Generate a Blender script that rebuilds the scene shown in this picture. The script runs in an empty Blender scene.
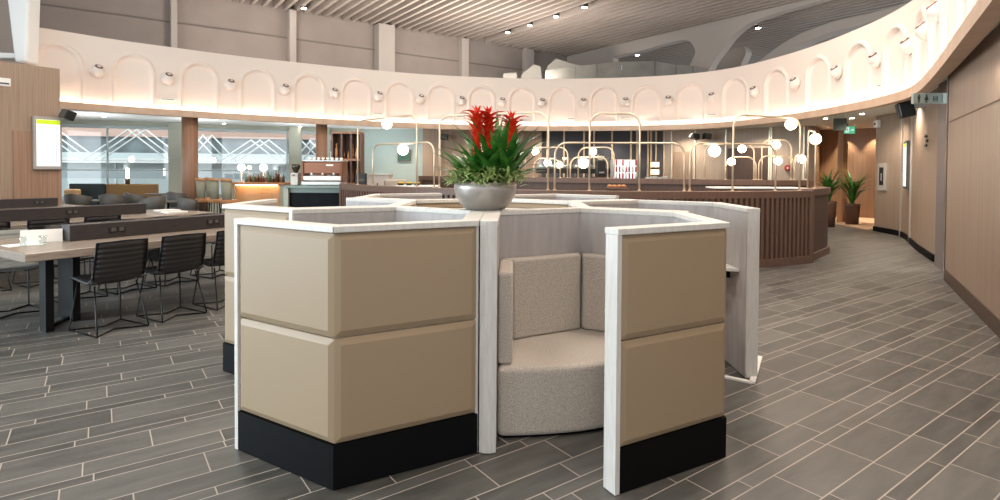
import bpy, bmesh, math, random
from mathutils import Vector, Matrix
random.seed(7)
PI = math.pi
COL = bpy.context.scene.collection
SC = bpy.context.scene

# ------------------------------------------------------------------ camera
FPX, PITCH, ROLL, CY, EYE = 561.655, 0.01991, 0.00618, 180.665, 1.6
cam = bpy.data.cameras.new('camera'); co = bpy.data.objects.new('camera', cam); COL.objects.link(co)
cam.sensor_width = 36; cam.lens = FPX / 1000 * 36; cam.shift_y = -(250 - CY) / 1000
cam.clip_start = .05; cam.clip_end = 300
co.matrix_world = Matrix.Translation((0, 0, EYE)) @ Matrix.Rotation(PI/2 - PITCH, 4, 'X') @ Matrix.Rotation(ROLL, 4, 'Z')
SC.camera = co

def ray(px, py):
    dx, dy = px - 500, -(py - CY)
    c, s = math.cos(ROLL), math.sin(ROLL)
    u = c*dx - s*dy; v = s*dx + c*dy
    c, s = math.cos(PITCH), math.sin(PITCH)
    return Vector((u/FPX, c + s*v/FPX, -s + c*v/FPX))
def atz(px, py, z=0.0):          # measured point of the photograph at a known height
    d = ray(px, py); return Vector((0, 0, EYE)) + d*((z-EYE)/d.z)
def atY(px, py, Y):              # ... at a known depth
    d = ray(px, py); return Vector((0, 0, EYE)) + d*(Y/d.y)

# ------------------------------------------------------------------ materials
def lin(h):
    h = h.lstrip('#'); r = []
    for i in (0, 2, 4):
        c = int(h[i:i+2], 16)/255
        r.append(c/12.92 if c <= .04045 else ((c+.055)/1.055)**2.4)
    return tuple(r) + (1,)
MATS = {}
def mat(name, col, rough=.6, metal=0, emit=None, es=1, noise=None, bump=0, spec=.5, coat=0, col2=None, trans=0, scale=(1, 1, 1), sheen=0):
    m = bpy.data.materials.new(name); m.use_nodes = True; nt = m.node_tree; b = nt.nodes['Principled BSDF']
    b.inputs['Base Color'].default_value = lin(col); b.inputs['Roughness'].default_value = rough
    b.inputs['Metallic'].default_value = metal; b.inputs['Specular IOR Level'].default_value = spec
    b.inputs['Coat Weight'].default_value = coat; b.inputs['Transmission Weight'].default_value = trans
    b.inputs['Sheen Weight'].default_value = sheen
    if emit: b.inputs['Emission Color'].default_value = lin(emit); b.inputs['Emission Strength'].default_value = es
    if noise:
        tc = nt.nodes.new('ShaderNodeTexCoord'); mp = nt.nodes.new('ShaderNodeMapping'); mp.inputs['Scale'].default_value = scale
        nz = nt.nodes.new('ShaderNodeTexNoise'); nz.inputs['Scale'].default_value = noise; nz.inputs['Detail'].default_value = 5
        nt.links.new(tc.outputs['Object'], mp.inputs[0]); nt.links.new(mp.outputs[0], nz.inputs['Vector'])
        if col2:
            rp = nt.nodes.new('ShaderNodeValToRGB'); rp.color_ramp.elements[0].position = .3; rp.color_ramp.elements[1].position = .7
            rp.color_ramp.elements[0].color = lin(col); rp.color_ramp.elements[1].color = lin(col2)
            nt.links.new(nz.outputs['Fac'], rp.inputs[0]); nt.links.new(rp.outputs[0], b.inputs['Base Color'])
        if bump:
            bp = nt.nodes.new('ShaderNodeBump'); bp.inputs['Strength'].default_value = bump; bp.inputs['Distance'].default_value = .01
            nt.links.new(nz.outputs['Fac'], bp.inputs['Height']); nt.links.new(bp.outputs[0], b.inputs['Normal'])
    MATS[name] = m; return m
M = MATS
mat('white_wood', '#c5c1ba', .5, noise=60, col2='#d2cfc9', scale=(1, 1, .12))
mat('laminate', '#9d9896', .5, noise=7, col2='#b0abaa', scale=(2.2, 2.2, .35))
mat('beige_vinyl', '#988368', .5, noise=260, bump=.12)
mat('kick_black', '#060607', .6, spec=.12)
mat('seat_fabric', '#a0968b', .95, noise=130, col2='#c9c0b5', bump=.5, sheen=.2)
mat('wood_wall', '#8d7663', .5, noise=7, col2='#a48c77', scale=(5, 5, .12))
mat('wood_wall_pale', '#8a7767', .46, noise=6, col2='#a08c7b', scale=(6, 6, .1))
mat('wood_warm', '#8a6347', .5, noise=7, col2='#a67b5a', scale=(6, 6, .1))
mat('wood_block', '#8a6a54', .5, noise=7, col2='#a0806a', scale=(6, 6, .1))
mat('wood_corridor', '#7b614c', .5, noise=7, col2='#937459', scale=(6, 6, .1))
mat('wood_dark', '#5d463a', .5, noise=8, col2='#6d5447', scale=(5, 5, .2))
mat('slat_dark', '#46342b', .55, noise=8, col2='#584238', scale=(5, 5, .2))
mat('wood_table', '#82766b', .27, noise=6, col2='#9c8f82', scale=(1.2, 9, 9))
mat('wood_char', '#262122', .45, noise=8, col2='#332d2d', scale=(1, 8, 8))
mat('band_white', '#d9cdc3', .7)
mat('soffit_white', '#e6e7e4', .8)
mat('lip_wood', '#b89c85', .5, noise=4, col2='#c7ad96')
mat('grey_wall', '#8b8079', .85, noise=1.3, col2='#938880')
mat('grey_pilaster', '#a89f97', .8)
mat('baffle', '#a89c92', .6)
mat('column_grey', '#766d69', .5)
mat('wood_base', '#4a382c', .4)
mat('lamp_white', '#d3cec8', .5)
mat('wood_beige', '#a3917f', .5, noise=6, col2='#b5a392', scale=(6, 6, .1))
mat('line_grey', '#766c65', .8)
mat('ceiling_dark', '#38302b', .9)
mat('sculpt', '#b0a69d', .7)
mat('brass', '#d9c6ab', .35, .5)
mat('steel', '#b9b9b6', .3, .9)
mat('white_metal', '#e6e4e0', .4)
mat('black_metal', '#141415', .4, .5)
mat('black_leather', '#1b1a1b', .45, noise=90, bump=.1)
mat('black_plastic', '#121213', .4)
mat('grey_fabric', '#8c8e8a', .9, noise=100, bump=.3)
mat('sage', '#a2a597', .6)
mat('brown_column', '#83614b', .5, noise=8, col2='#9a755b', scale=(6, 6, .1))
mat('teal_wall', '#a9b8b3', .6)
mat('blue_panel', '#3d4047', .5, noise=60, col2='#4a4d54', scale=(1, 1, 6))
mat('marble_black', '#050506', .5, spec=.1, noise=4, col2='#14181b')
mat('glass_edge', '#9fb3ab', .15, trans=.5)
mat('copper', '#7d5440', .3, .6)
mat('tan_leather', '#b07b50', .5)
mat('olive_fabric', '#7b5f38', .85)
mat('dark_teal', '#1f2b2b', .8)
mat('cushion', '#c19c70', .9)
mat('chair_grey', '#4d4b47', .6)
mat('paper', '#eceae4', .6)
mat('leaf_dark', '#1d4f1b', .35, noise=14, col2='#47822f')
mat('leaf_light', '#6f9440', .45, noise=50, col2='#c3cf8e')
mat('bract_red', '#cf2413', .4, noise=25, col2='#ef4a22')
mat('bowl_silver', '#a39d95', .38, .5)
mat('soil', '#2a211a', 1)
mat('pot_brown', '#5b4033', .6)
mat('globe_glow', '#fff3df', .3, emit='#ffe9cc', es=9)
mat('led_strip', '#fff0dc', .4, emit='#ffe4d2', es=26)
mat('downlight_glow', '#ffffff', .4, emit='#fff4e6', es=25)
mat('bar_glow', '#f0b880', .5, emit='#ffcf9a', es=16)
mat('shelf_glow', '#fff0dd', .5, emit='#ffe8cc', es=1.3)
mat('stool_olive', '#86816c', .6)
mat('bar_front', '#c39566', .5, noise=7, col2='#d0a577', scale=(6, 6, .1))
mat('screen_white', '#e9ecef', .3, emit='#e4e9f2', es=.38)
mat('screen_green', '#b8d31c', .3, emit='#c2dc1e', es=.35)
mat('screen_grey', '#a9aeb4', .3, emit='#aab0b6', es=.2)
mat('cooler_light', '#dfe7ea', .3, emit='#e2ecf0', es=1.1)
mat('red_pack', '#b3202a', .5, emit='#b3202a', es=.25)
mat('sign_green', '#3f9a70', .5, emit='#58b58a', es=.5)
mat('sign_dark', '#3d463e', .6)
mat('sign_plate', '#a7b0aa', .3, .4)
mat('sign_ink', '#30403a', .6)
mat('fire_red', '#a93a33', .5)
mat('yellow_fruit', '#d9b51f', .5)
mat('pale_floor', '#b99c83', .5)
mat('asphalt', '#a9adad', .8)
mat('ext_panel', '#8e9a9e', .7)
mat('ext_pink', '#c9aa9c', .7)
mat('ext_glass', '#4f5c61', .25, noise=1.5, col2='#78868a')
mat('ext_white', '#dde2e2', .5)
mat('ext_pale', '#b7c4c6', .6)
mat('poly_sheet', '#66645d', .5, noise=2, col2='#7b7971')
mat('wrap_grey', '#8a877e', .7)
mat('bottle_dark', '#3f3a2c', .2)
mat('bottle_green', '#5a7358', .2)
mat('clear_glass', '#eef4f2', .03, trans=.95, spec=.4)
mat('grinder_white', '#c9c4bb', .4)
mat('picture_green', '#31584a', .6)

def ribbed(name, col):
    m = mat(name, col, .4, noise=90); nt = m.node_tree; b = nt.nodes['Principled BSDF']
    tc = nt.nodes.new('ShaderNodeTexCoord'); wv = nt.nodes.new('ShaderNodeTexWave'); wv.bands_direction = 'Z'; wv.inputs['Scale'].default_value = 6.5
    bp = nt.nodes.new('ShaderNodeBump'); bp.inputs['Strength'].default_value = .55; bp.inputs['Distance'].default_value = .008
    nt.links.new(tc.outputs['Object'], wv.inputs['Vector']); nt.links.new(wv.outputs['Fac'], bp.inputs['Height']); nt.links.new(bp.outputs[0], b.inputs['Normal'])
ribbed('leather_ribbed', '#211f1f'); ribbed('grey_ribbed', '#8c8e8a')
def glass_mat():
    m = bpy.data.materials.new('window_glass'); m.use_nodes = True; nt = m.node_tree; nt.nodes.clear()
    o = nt.nodes.new('ShaderNodeOutputMaterial'); t = nt.nodes.new('ShaderNodeBsdfTransparent'); g = nt.nodes.new('ShaderNodeBsdfGlossy')
    t.inputs[0].default_value = (.94, .97, .965, 1); g.inputs['Roughness'].default_value = .03
    x = nt.nodes.new('ShaderNodeMixShader'); x.inputs[0].default_value = .10
    nt.links.new(t.outputs[0], x.inputs[1]); nt.links.new(g.outputs[0], x.inputs[2]); nt.links.new(x.outputs[0], o.inputs[0])
    M['window_glass'] = m
glass_mat()

def floor_mat():
    m = bpy.data.materials.new('floor_tiles'); m.use_nodes = True; nt = m.node_tree; b = nt.nodes['Principled BSDF']
    N = nt.nodes.new; L = nt.links.new
    def math_(op, a, b_=None, c=None):
        n = N('ShaderNodeMath'); n.operation = op
        for i, v in enumerate((a, b_, c)):
            if v is None: continue
            if isinstance(v, (int, float)): n.inputs[i].default_value = v
            else: L(v, n.inputs[i])
        return n.outputs[0]
    tc = N('ShaderNodeTexCoord'); sp = N('ShaderNodeSeparateXYZ'); L(tc.outputs['Object'], sp.inputs[0])
    th = math.radians(54.389); s, c = math.sin(th), math.cos(th)
    u = math_('ADD', math_('MULTIPLY', sp.outputs[0], s), math_('MULTIPLY', sp.outputs[1], c))
    v = math_('SUBTRACT', math_('MULTIPLY', sp.outputs[0], c), math_('MULTIPLY', sp.outputs[1], s))
    P = .493
    w = math_('DIVIDE', math_('ADD', v, 4.08 + P*40), P)       # narrow, wide, mid
    k = math_('FLOOR', w); fr = math_('FRACT', w)
    b1, b2 = .083/P, .328/P
    row = math_('ADD', math_('MULTIPLY', k, 3), math_('ADD', math_('GREATER_THAN', fr, b1), math_('GREATER_THAN', fr, b2)))
    # distance to the nearest row joint (in metres)
    d0 = math_('MINIMUM', fr, math_('SUBTRACT', 1, fr))
    d1 = math_('ABSOLUTE', math_('SUBTRACT', fr, b1)); d2 = math_('ABSOLUTE', math_('SUBTRACT', fr, b2))
    dv = math_('MULTIPLY', math_('MINIMUM', d0, math_('MINIMUM', d1, d2)), P)
    Lc = .58
    wn = N('ShaderNodeTexWhiteNoise'); wn.noise_dimensions = '1D'; L(row, wn.inputs['W'])
    uu = math_('ADD', math_('DIVIDE', u, Lc), math_('ADD', math_('MULTIPLY', wn.outputs['Value'], 7.3), 60))
    i = math_('FLOOR', uu); fi = math_('FRACT', uu)
    cx = N('ShaderNodeCombineXYZ'); L(i, cx.inputs[0]); L(row, cx.inputs[1])
    w2 = N('ShaderNodeTexWhiteNoise'); w2.noise_dimensions = '2D'; L(cx.outputs[0], w2.inputs['Vector'])
    jp = math_('ADD', math_('MULTIPLY', w2.outputs['Value'], .44), .28)
    du = math_('MULTIPLY', math_('ABSOLUTE', math_('SUBTRACT', fi, jp)), Lc)
    tid = math_('ADD', i, math_('GREATER_THAN', fi, jp))
    cx2 = N('ShaderNodeCombineXYZ'); L(tid, cx2.inputs[0]); L(row, cx2.inputs[1]); cx2.inputs[2].default_value = 3.7
    w3 = N('ShaderNodeTexWhiteNoise'); w3.noise_dimensions = '3D'; L(cx2.outputs[0], w3.inputs['Vector'])
    d = math_('MINIMUM', dv, du)
    mr = N('ShaderNodeMapRange'); L(d, mr.inputs[0]); mr.inputs[1].default_value = .0022; mr.inputs[2].default_value = .0045; mr.inputs[3].default_value = 1; mr.inputs[4].default_value = 0
    # stone streaks along the tile
    cu = N('ShaderNodeCombineXYZ'); L(math_('MULTIPLY', u, 1.6), cu.inputs[0]); L(math_('MULTIPLY', v, 9), cu.inputs[1]); L(math_('MULTIPLY', w3.outputs['Value'], 30), cu.inputs[2])
    nz = N('ShaderNodeTexNoise'); nz.inputs['Scale'].default_value = 1.6; nz.inputs['Detail'].default_value = 6; nz.inputs['Roughness'].default_value = .62; L(cu.outputs[0], nz.inputs['Vector'])
    f = math_('ADD', math_('MULTIPLY', nz.outputs['Fac'], .75), math_('MULTIPLY', w3.outputs['Value'], .32))
    rp = N('ShaderNodeValToRGB'); L(f, rp.inputs[0]); e = rp.color_ramp.elements
    e[0].position = .3; e[0].color = lin('#3e3e3b'); e[1].position = .78; e[1].color = lin('#65645f')
    mx = N('ShaderNodeMix'); mx.data_type = 'RGBA'; L(mr.outputs[0], mx.inputs[0]); L(rp.outputs[0], mx.inputs[6]); mx.inputs[7].default_value = lin('#a89f95')
    L(mx.outputs[2], b.inputs['Base Color'])
    rr = N('ShaderNodeMapRange'); L(nz.outputs['Fac'], rr.inputs[0]); rr.inputs[3].default_value = .34; rr.inputs[4].default_value = .5; L(rr.outputs[0], b.inputs['Roughness'])
    bp = N('ShaderNodeBump'); bp.inputs['Strength'].default_value = .25; bp.inputs['Distance'].default_value = .003
    L(math_('SUBTRACT', nz.outputs['Fac'], math_('MULTIPLY', mr.outputs[0], .6)), bp.inputs['Height']); L(bp.outputs[0], b.inputs['Normal'])
    M['floor_tiles'] = m
floor_mat()

# ------------------------------------------------------------------ mesh helpers
class MB:
    def __init__(s): s.v = []; s.f = []; s.sm = []
    def add(s, vs, fs, smooth=False):
        n = len(s.v); s.v += [Vector(v) for v in vs]; s.f += [tuple(i+n for i in f) for f in fs]; s.sm += [smooth]*len(fs); return s
    def box(s, c, d, rz=0, m=None):
        x, y, z = d[0]/2, d[1]/2, d[2]/2
        R = Matrix.Rotation(rz, 3, 'Z'); vs = []
        for X, Y, Z in ((-x,-y,-z),(x,-y,-z),(x,y,-z),(-x,y,-z),(-x,-y,z),(x,-y,z),(x,y,z),(-x,y,z)):
            q = R @ Vector((X, Y, Z)) + Vector(c); vs.append(m @ q if m else q)
        return s.add(vs, [(0,3,2,1),(4,5,6,7),(0,1,5,4),(1,2,6,5),(2,3,7,6),(3,0,4,7)])
    def prism(s, poly, z0, z1):              # convex or simple polygon footprint
        a = sum(poly[i][0]*poly[(i+1) % len(poly)][1]-poly[(i+1) % len(poly)][0]*poly[i][1] for i in range(len(poly)))
        if a < 0: poly = poly[::-1]
        n = len(poly); vs = [(p[0], p[1], z0) for p in poly] + [(p[0], p[1], z1) for p in poly]
        return s.add(vs, [tuple(range(n))[::-1], tuple(range(n, 2*n))] + [(i, (i+1) % n, (i+1) % n+n, i+n) for i in range(n)])
    def slab(s, pts, off):                   # planar polygon of 3-D points extruded by a vector
        n = len(pts); pts = [Vector(p) for p in pts]; off = Vector(off)
        return s.add(pts + [p+off for p in pts], [tuple(range(n)), tuple(range(n, 2*n))[::-1]] + [(i, i+n, (i+1) % n+n, (i+1) % n) for i in range(n)])
    def tube(s, pts, r, seg=8, closed=False, flat=1.0):
        pts = [Vector(p) for p in pts]; n = len(pts); rings = []
        rr = r if isinstance(r, (list, tuple)) else [r]*n
        up = None
        for i, p in enumerate(pts):
            if closed: t = (pts[(i+1) % n]-pts[i-1])
            else: t = pts[min(i+1, n-1)]-pts[max(i-1, 0)]
            t.normalize()
            if up is None: up = t.orthogonal().normalized()
            up = (up - t*up.dot(t));
            if up.length < 1e-6: up = t.orthogonal()
            up.normalize(); w = t.cross(up)
            rings.append([p+(up*math.cos(a)+w*math.sin(a)*flat)*rr[i] for a in [2*PI*k/seg for k in range(seg)]])
        vs = [q for R in rings for q in R]; fs = []
        for i in range(n if closed else n-1):
            j = (i+1) % n
            for k in range(seg): fs.append((i*seg+k, i*seg+(k+1) % seg, j*seg+(k+1) % seg, j*seg+k))
        s.add(vs, fs, True)
        if not closed:
            b = len(s.v)-len(vs); s.f.append(tuple(b+k for k in range(seg))[::-1]); s.f.append(tuple(b+(n-1)*seg+k for k in range(seg))); s.sm += [False]*2
        return s
    def lathe(s, prof, c=(0, 0, 0), seg=24, smooth=True, axis=None):
        vs = []; fs = []; n = len(prof)
        Mx = axis.to_track_quat('Z', 'Y').to_matrix() if axis is not None else Matrix.Identity(3)
        for r, z in prof:
            for k in range(seg):
                a = 2*PI*k/seg; vs.append(Mx @ Vector((r*math.cos(a), r*math.sin(a), z)) + Vector(c))
        for i in range(n-1):
            for k in range(seg):
                fs.append((i*seg+k, i*seg+(k+1) % seg, (i+1)*seg+(k+1) % seg, (i+1)*seg+k))
        s.add(vs, fs, smooth); b = len(s.v)-len(vs)
        s.f.append(tuple(b+k for k in range(seg))[::-1]); s.f.append(tuple(b+(n-1)*seg+k for k in range(seg))); s.sm += [False]*2
        return s
    def sphere(s, c, r, seg=20, rings=12, sc=(1, 1, 1)):
        prof = [(max(1e-4, r*math.sin(PI*i/rings)), -r*math.cos(PI*i/rings)) for i in range(rings+1)]
        n0 = len(s.v); s.lathe(prof, (0, 0, 0), seg)
        for i in range(n0, len(s.v)): v = s.v[i]; s.v[i] = Vector((v.x*sc[0]+c[0], v.y*sc[1]+c[1], v.z*sc[2]+c[2]))
        return s
    def build(s, name, m, parent=None, origin=None, bevel=0, seg=2):
        me = bpy.data.meshes.new(name); o = Vector(origin) if origin is not None else Vector((0, 0, 0))
        me.from_pydata([tuple(v-o) for v in s.v], [], s.f); me.update()
        me.polygons.foreach_set('use_smooth', s.sm)
        ob = bpy.data.objects.new(name, me); COL.objects.link(ob); ob.location = o
        me.materials.append(M[m] if isinstance(m, str) else m)
        if parent: ob.parent = parent
        if bevel:
            b = ob.modifiers.new('bevel', 'BEVEL'); b.width = bevel; b.segments = seg; b.limit_method = 'ANGLE'; b.angle_limit = .6
        return ob
def empty(name, loc, rz=0):
    o = bpy.data.objects.new(name, None); COL.objects.link(o); o.location = loc; o.rotation_euler = (0, 0, rz); o.empty_display_size = .1; return o
def tag(o, label=None, cat=None, group=None, kind=None):
    if label: o['label'] = label
    if cat: o['category'] = cat
    if group: o['group'] = group
    if kind: o['kind'] = kind
    return o
def thing(name, loc, label, cat, rz=0, group=None): return tag(empty(name, loc, rz), label, cat, group)
def struct(mb, name, m, **k): return tag(mb.build(name, m, **k), kind='structure')
KIDS = {}
def copy_tree(o, parent=None):
    c = o.copy(); COL.objects.link(c)
    if parent: c.parent = parent; c.matrix_parent_inverse = o.matrix_parent_inverse
    for ch in list(o.children): copy_tree(ch, c)
    return c
def spline(K, n=12):
    K = [Vector(k) for k in K]; P = [2*K[0]-K[1]] + K + [2*K[-1]-K[-2]]; out = []
    for i in range(1, len(P)-2):
        for j in range(n):
            t = j/n
            out.append(.5*((2*P[i])+(P[i+1]-P[i-1])*t+(2*P[i-1]-5*P[i]+4*P[i+1]-P[i+2])*t*t+(3*P[i]-P[i-1]-3*P[i+1]+P[i+2])*t**3))
    out.append(P[-2]); return out
class Curve2:
    def __init__(s, K, n=12):
        s.p = spline([(k[0], k[1]) for k in K], n); s.s = [0]
        for a, b in zip(s.p, s.p[1:]): s.s.append(s.s[-1]+(b-a).length)
        s.len = s.s[-1]
    def at(s, d):
        d = max(0, min(s.len-1e-6, d)); lo, hi = 0, len(s.s)-1
        while hi-lo > 1:
            m = (lo+hi)//2
            if s.s[m] <= d: lo = m
            else: hi = m
        t = (d-s.s[lo])/(s.s[lo+1]-s.s[lo]); return s.p[lo].lerp(s.p[lo+1], t)
    def tan(s, d):
        return (s.at(min(s.len, d+.15))-s.at(max(0, d-.15))).normalized()
    def px(s, x, z):     # arc length where the view column x meets the curve
        best = None
        for i in range(int(s.len/.02)):
            q = s.at(i*.02); r = ray(x, 170); e = abs(q.x - r.x/r.y*q.y)
            if best is None or e < best[0]: best = (e, i*.02)
        return best[1]
def ribbon(mb, cv, d0, d1, z0, z1, o0, o1, step=.1):     # solid following a plan curve between offsets o0..o1 (left normal) and heights
    n = max(1, int((d1-d0)/step)); vs = []; fs = []
    for i in range(n+1):
        d = d0+(d1-d0)*i/n; q = cv.at(d); t = cv.tan(d); nn = Vector((-t.y, t.x))
        for o, z in ((o0, z0), (o1, z0), (o1, z1), (o0, z1)):
            w = q+nn*o; vs.append((w.x, w.y, z))
    for i in range(n):
        for k in range(4): fs.append((4*i+k, 4*i+(k+1) % 4, 4*i+4+(k+1) % 4, 4*i+4+k))
    fs += [(3, 2, 1, 0), (4*n, 4*n+1, 4*n+2, 4*n+3)]
    return mb.add(vs, fs)

# ================================================================== THE SETTING
struct(MB().box((0, 17, -.06), (46, 50, .12)), 'floor', 'floor_tiles')
# --- light band (bulkhead) with arched niches
BK = [(-11.6,10.9),(-10.85,12.0),(-10.12,12.94),(-9.37,13.86),(-8.4,14.78),(-7.27,15.75),(-5.18,17.15),(-2.65,18.5),(0,19.2),(2.1,19.3),(4.67,18.83),(6.3,17.95),(7.15,16.8),(7.6,15.3),(7.8,13.8),(7.8,12.6),(7.72,11.4),(7.45,10.2),(7.02,9.3),(6.40,8.25),(5.70,7.13),(4.82,5.76),(3.92,4.36),(2.9,2.8)]
band = Curve2(BK, 16)
D0 = band.px(25.5, 4.0)
LAMPS = [1.74, 3.24, 4.75, 6.26, 7.72, 9.15, 10.56, 11.94, 13.32, 14.71, 16.10, 17.50, 18.91, 20.31, 21.73, 23.28, 24.9, 26.55, 28.15, 29.75, 31.15, 32.4, 33.9]
LAMPS[18:23] = [band.px(876, 3.9), band.px(909, 3.9), band.px(926, 3.9), band.px(938, 3.9), band.px(952, 3.9)]
ARCH = [(a+b)/2 for a, b in zip(LAMPS, LAMPS[1:])] + [ LAMPS[-1]+.75]
def band_off(d, z):
    a = min(ARCH, key=lambda t: abs(t-d)); x = d-a
    R = .44
    dist = (R-math.hypot(x, z-3.95)) if z > 3.95 else R-abs(x)      # >0 inside the niche
    bead = .055*math.exp(-(dist/.03)**2)
    rec = .045/(1+math.exp(-(dist-.05)/.012)) if dist > -.2 else 0
    return bead-rec
mb = MB(); ns = int((band.len-D0)/.035); zs = [2.98+.032*i for i in range(int((4.70-2.98)/.032)+1)] + [4.72]
vs = []
for i in range(ns+1):
    d = D0+(band.len-D0)*i/ns; q = band.at(d); t = band.tan(d); nn = Vector((t.y, -t.x))      # towards the room
    for z in zs:
        w = q+nn*band_off(d, z); vs.append((w.x, w.y, z))
nz_ = len(zs); fs = []
for i in range(ns):
    for j in range(nz_-1):
        a = i*nz_+j; fs.append((a, a+nz_, a+nz_+1, a+1))
mb.add(vs, fs, True)
bandw = struct(mb, 'wall_band', 'band_white')
mb = MB(); ribbon(mb, band, D0, band.len, 2.98, 4.72, .065, .1); struct(mb, 'wall_band_backing', 'band_white')
mb = MB(); ribbon(mb, band, D0, band.len, 2.93, 3.0, -.11, .05)
ribbon(mb, band, D0, band.len, 3.0, 3.10, -.11, -.09); struct(mb, 'trim_1', 'lip_wood')
mb = MB(); ribbon(mb, band, D0+.1, band.len-.3, 3.0, 3.02, -.08, -.05); tag(mb.build('cove_light_strip', 'led_strip'), 'warm white light strip hidden in the wooden lip below the arched white band', 'light strip')
# small air slots between the arches
for k, (px_, py_) in enumerate(((168, 99), (378, 114), (461, 118), (571.5, 117), (625, 118), (711.5, 113), (880, 86))):
    d = band.px(px_, 3.4); q = band.at(d); t = band.tan(d); nn = Vector((t.y, -t.x)); an = math.atan2(t.y, t.x)
    o = thing('air_slot', (q.x+nn.x*.005, q.y+nn.y*.005, 3.36), 'thin grey air slot low on the white band, ' + ['leftmost of all', 'second from the left', 'above the left brass hoops', 'right of the red flowers', 'above the drinks cooler', 'left of the tall right hoop', 'rightmost of all'][k], 'vent', an, 'air slots on the arched band')
    MB().box((0, 0, .0), (.34, .02, .045)).build('frame', 'soffit_white', o, bevel=.004); MB().box((0, -.012, 0), (.29, .006, .018)).build('slot', 'chair_grey', o)
# eyeball spotlights
names = [''] + ['leftmost, right of the wooden block', 'second from the left', 'third from the left', 'fourth from the left', 'fifth from the left, above the shelving', 'sixth from the left', 'seventh from the left',
 'eighth from the left, beside the red flowers', 'ninth from the left, above the flowers', 'tenth from the left, right of the red flowers', 'eleventh from the left', 'twelfth from the left, above the drinks cooler',
 'thirteenth from the left', 'fourteenth from the left, above the black speakers', 'fifteenth from the left, above the tall right hoop', 'sixteenth from the left', 'seventeenth from the left, above the corridor',
 'fourth from its right end', 'third from its right end', 'second from its right end', 'last on the right, nearest and largest']
spot0 = None
for k, d in enumerate(LAMPS):
    if k in (0, 22): continue
    q = band.at(d); t = band.tan(d); nn = Vector((t.y, -t.x)); an = math.atan2(nn.y, nn.x)
    if spot0 is None:
        spot0 = thing('eyeball_spotlight', (0, 0, 0), 'x', 'spotlight', 0, 'round spotlights between the arches')
        MB().lathe([(.17, 0), (.17, .02), (.15, .03)], (0, 0, 0), 28, axis=Vector((1, 0, 0))).build('ring', 'band_white', spot0)
        MB().sphere((.02, 0, 0), .145, 24, 14).build('globe', 'lamp_white', spot0)
        ax = Vector((.62, .12, .78)).normalized()
        MB().lathe([(.088, .11), (.084, .128), (.066, .133)], (.02, 0, 0), 18, axis=ax).build('aperture', 'copper', spot0)
        MB().lathe([(.068, .12), (.068, .136)], (.02, 0, 0), 18, axis=ax).build('lens', 'black_plastic', spot0)
        s_ = spot0
    else: s_ = copy_tree(spot0)
    s_.location = (q.x+nn.x*.02, q.y+nn.y*.02, 3.9); s_.rotation_euler = (0, 0, an)
    s_['label'] = 'white eyeball spotlight on the arched band, ' + names[k]

# --- soffit between the band and the outer walls
outer = [(-16.5,13.2),(-15.9,15.0),(-15.2,17.3),(-13.5,18.6),(-11.5,19.4),(-9.0,20.3),(-6.2,21.6),(-3,22.2),(0,22.2),(2.6,22.2),(6.4,22.2),(9.0,21.8),(12.4,22.0),(14.6,19.6),(14.2,16.4),(11.2,14.6),(10.2,12.6),(9.4,11.0),(8.6,9.7),(7.8,8.4),(6.9,6.9),(6.0,5.3),(5.0,3.8),(4.0,2.2)]
mb = MB(); vs = []
for (a, b), (c, d) in zip(BK, outer):
    t = Vector((c-a, d-b)).normalized()*.06
    vs += [(a+t.x, b+t.y, 3.10), (c, d, 3.10), (c, d, 3.25), (a+t.x, b+t.y, 3.25)]
fs = []
for i in range(len(BK)-1):
    for k in range(4): fs.append((4*i+k, 4*i+(k+1) % 4, 4*i+4+(k+1) % 4, 4*i+4+k))
mb.add(vs, fs); struct(mb, 'ceiling_soffit', 'soffit_white')

# --- high ceiling: boards, baffles
Wd = Vector((.8130, .5823)); Nd = Vector((-.5823, .8130))
def WN(w, n, z=0): q = Wd*w+Nd*n; return Vector((q.x, q.y, z))
ZC = 7.6
struct(MB().prism([tuple(WN(-20, 22.6))[:2], tuple(WN(42, 22.6))[:2], tuple(WN(42, -24))[:2], tuple(WN(-20, -24))[:2]], 7.98, 8.1), 'ceiling', 'ceiling_dark')
mb = MB(); R = Matrix.Rotation(math.atan2(Nd.y, Nd.x), 4, 'Z')
lw = [atz(509, 32, ZC), atz(588, 7, ZC)]; wl = [Vector((q.x, q.y)).dot(Wd) for q in lw]; wrow = sum(wl)/2
w = 1.2; i = 0
while w < 34:
    if abs(w-wrow) > .33:
        n0 = -3; n1 = 22.25
        q = WN(w, (n0+n1)/2, ZC+.13); mb.box(q, (n1-n0, .11, .26), math.atan2(Nd.y, Nd.x))
    w += .385; i += 1
struct(mb, 'ceiling_baffles', 'baffle')
# back wall above the band and its pilasters
mb = MB(); a = WN(-22, 22.3); b = WN(20.5, 22.3); c = WN(20.5, 22.8); d = WN(-22, 22.8)
mb.prism([a[:2], b[:2], c[:2], d[:2]], 3.3, 8.0); struct(mb, 'wall_back', 'grey_wall')
def wall_hit(px_):
    r = ray(px_, 60); k = r.x/r.y; # k*Y , Y : N.dot = 22.3
    Y = 22.3/(Nd.x*k+Nd.y); return Vector((k*Y, Y)).dot(Wd)
for k, (x0, x1, dep, mm) in enumerate(((0, 39, .06, 'grey_pilaster'), (170, 176.5, .35, 'grey_pilaster'), (287, 294, .35, 'grey_pilaster'), (374, 390, .5, 'grey_pilaster'), (458, 465, .35, 'grey_pilaster'), (522, 530, .35, 'grey_pilaster'))):
    w0, w1 = wall_hit(x0), wall_hit(x1); mb = MB()
    mb.prism([WN(w0, 22.3)[:2], WN(w1, 22.3)[:2], WN(w1, 22.3-dep)[:2], WN(w0, 22.3-dep)[:2]], 3.4, 7.6)
    struct(mb, 'trim_%d' % (k+2), mm, bevel=.02)
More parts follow.
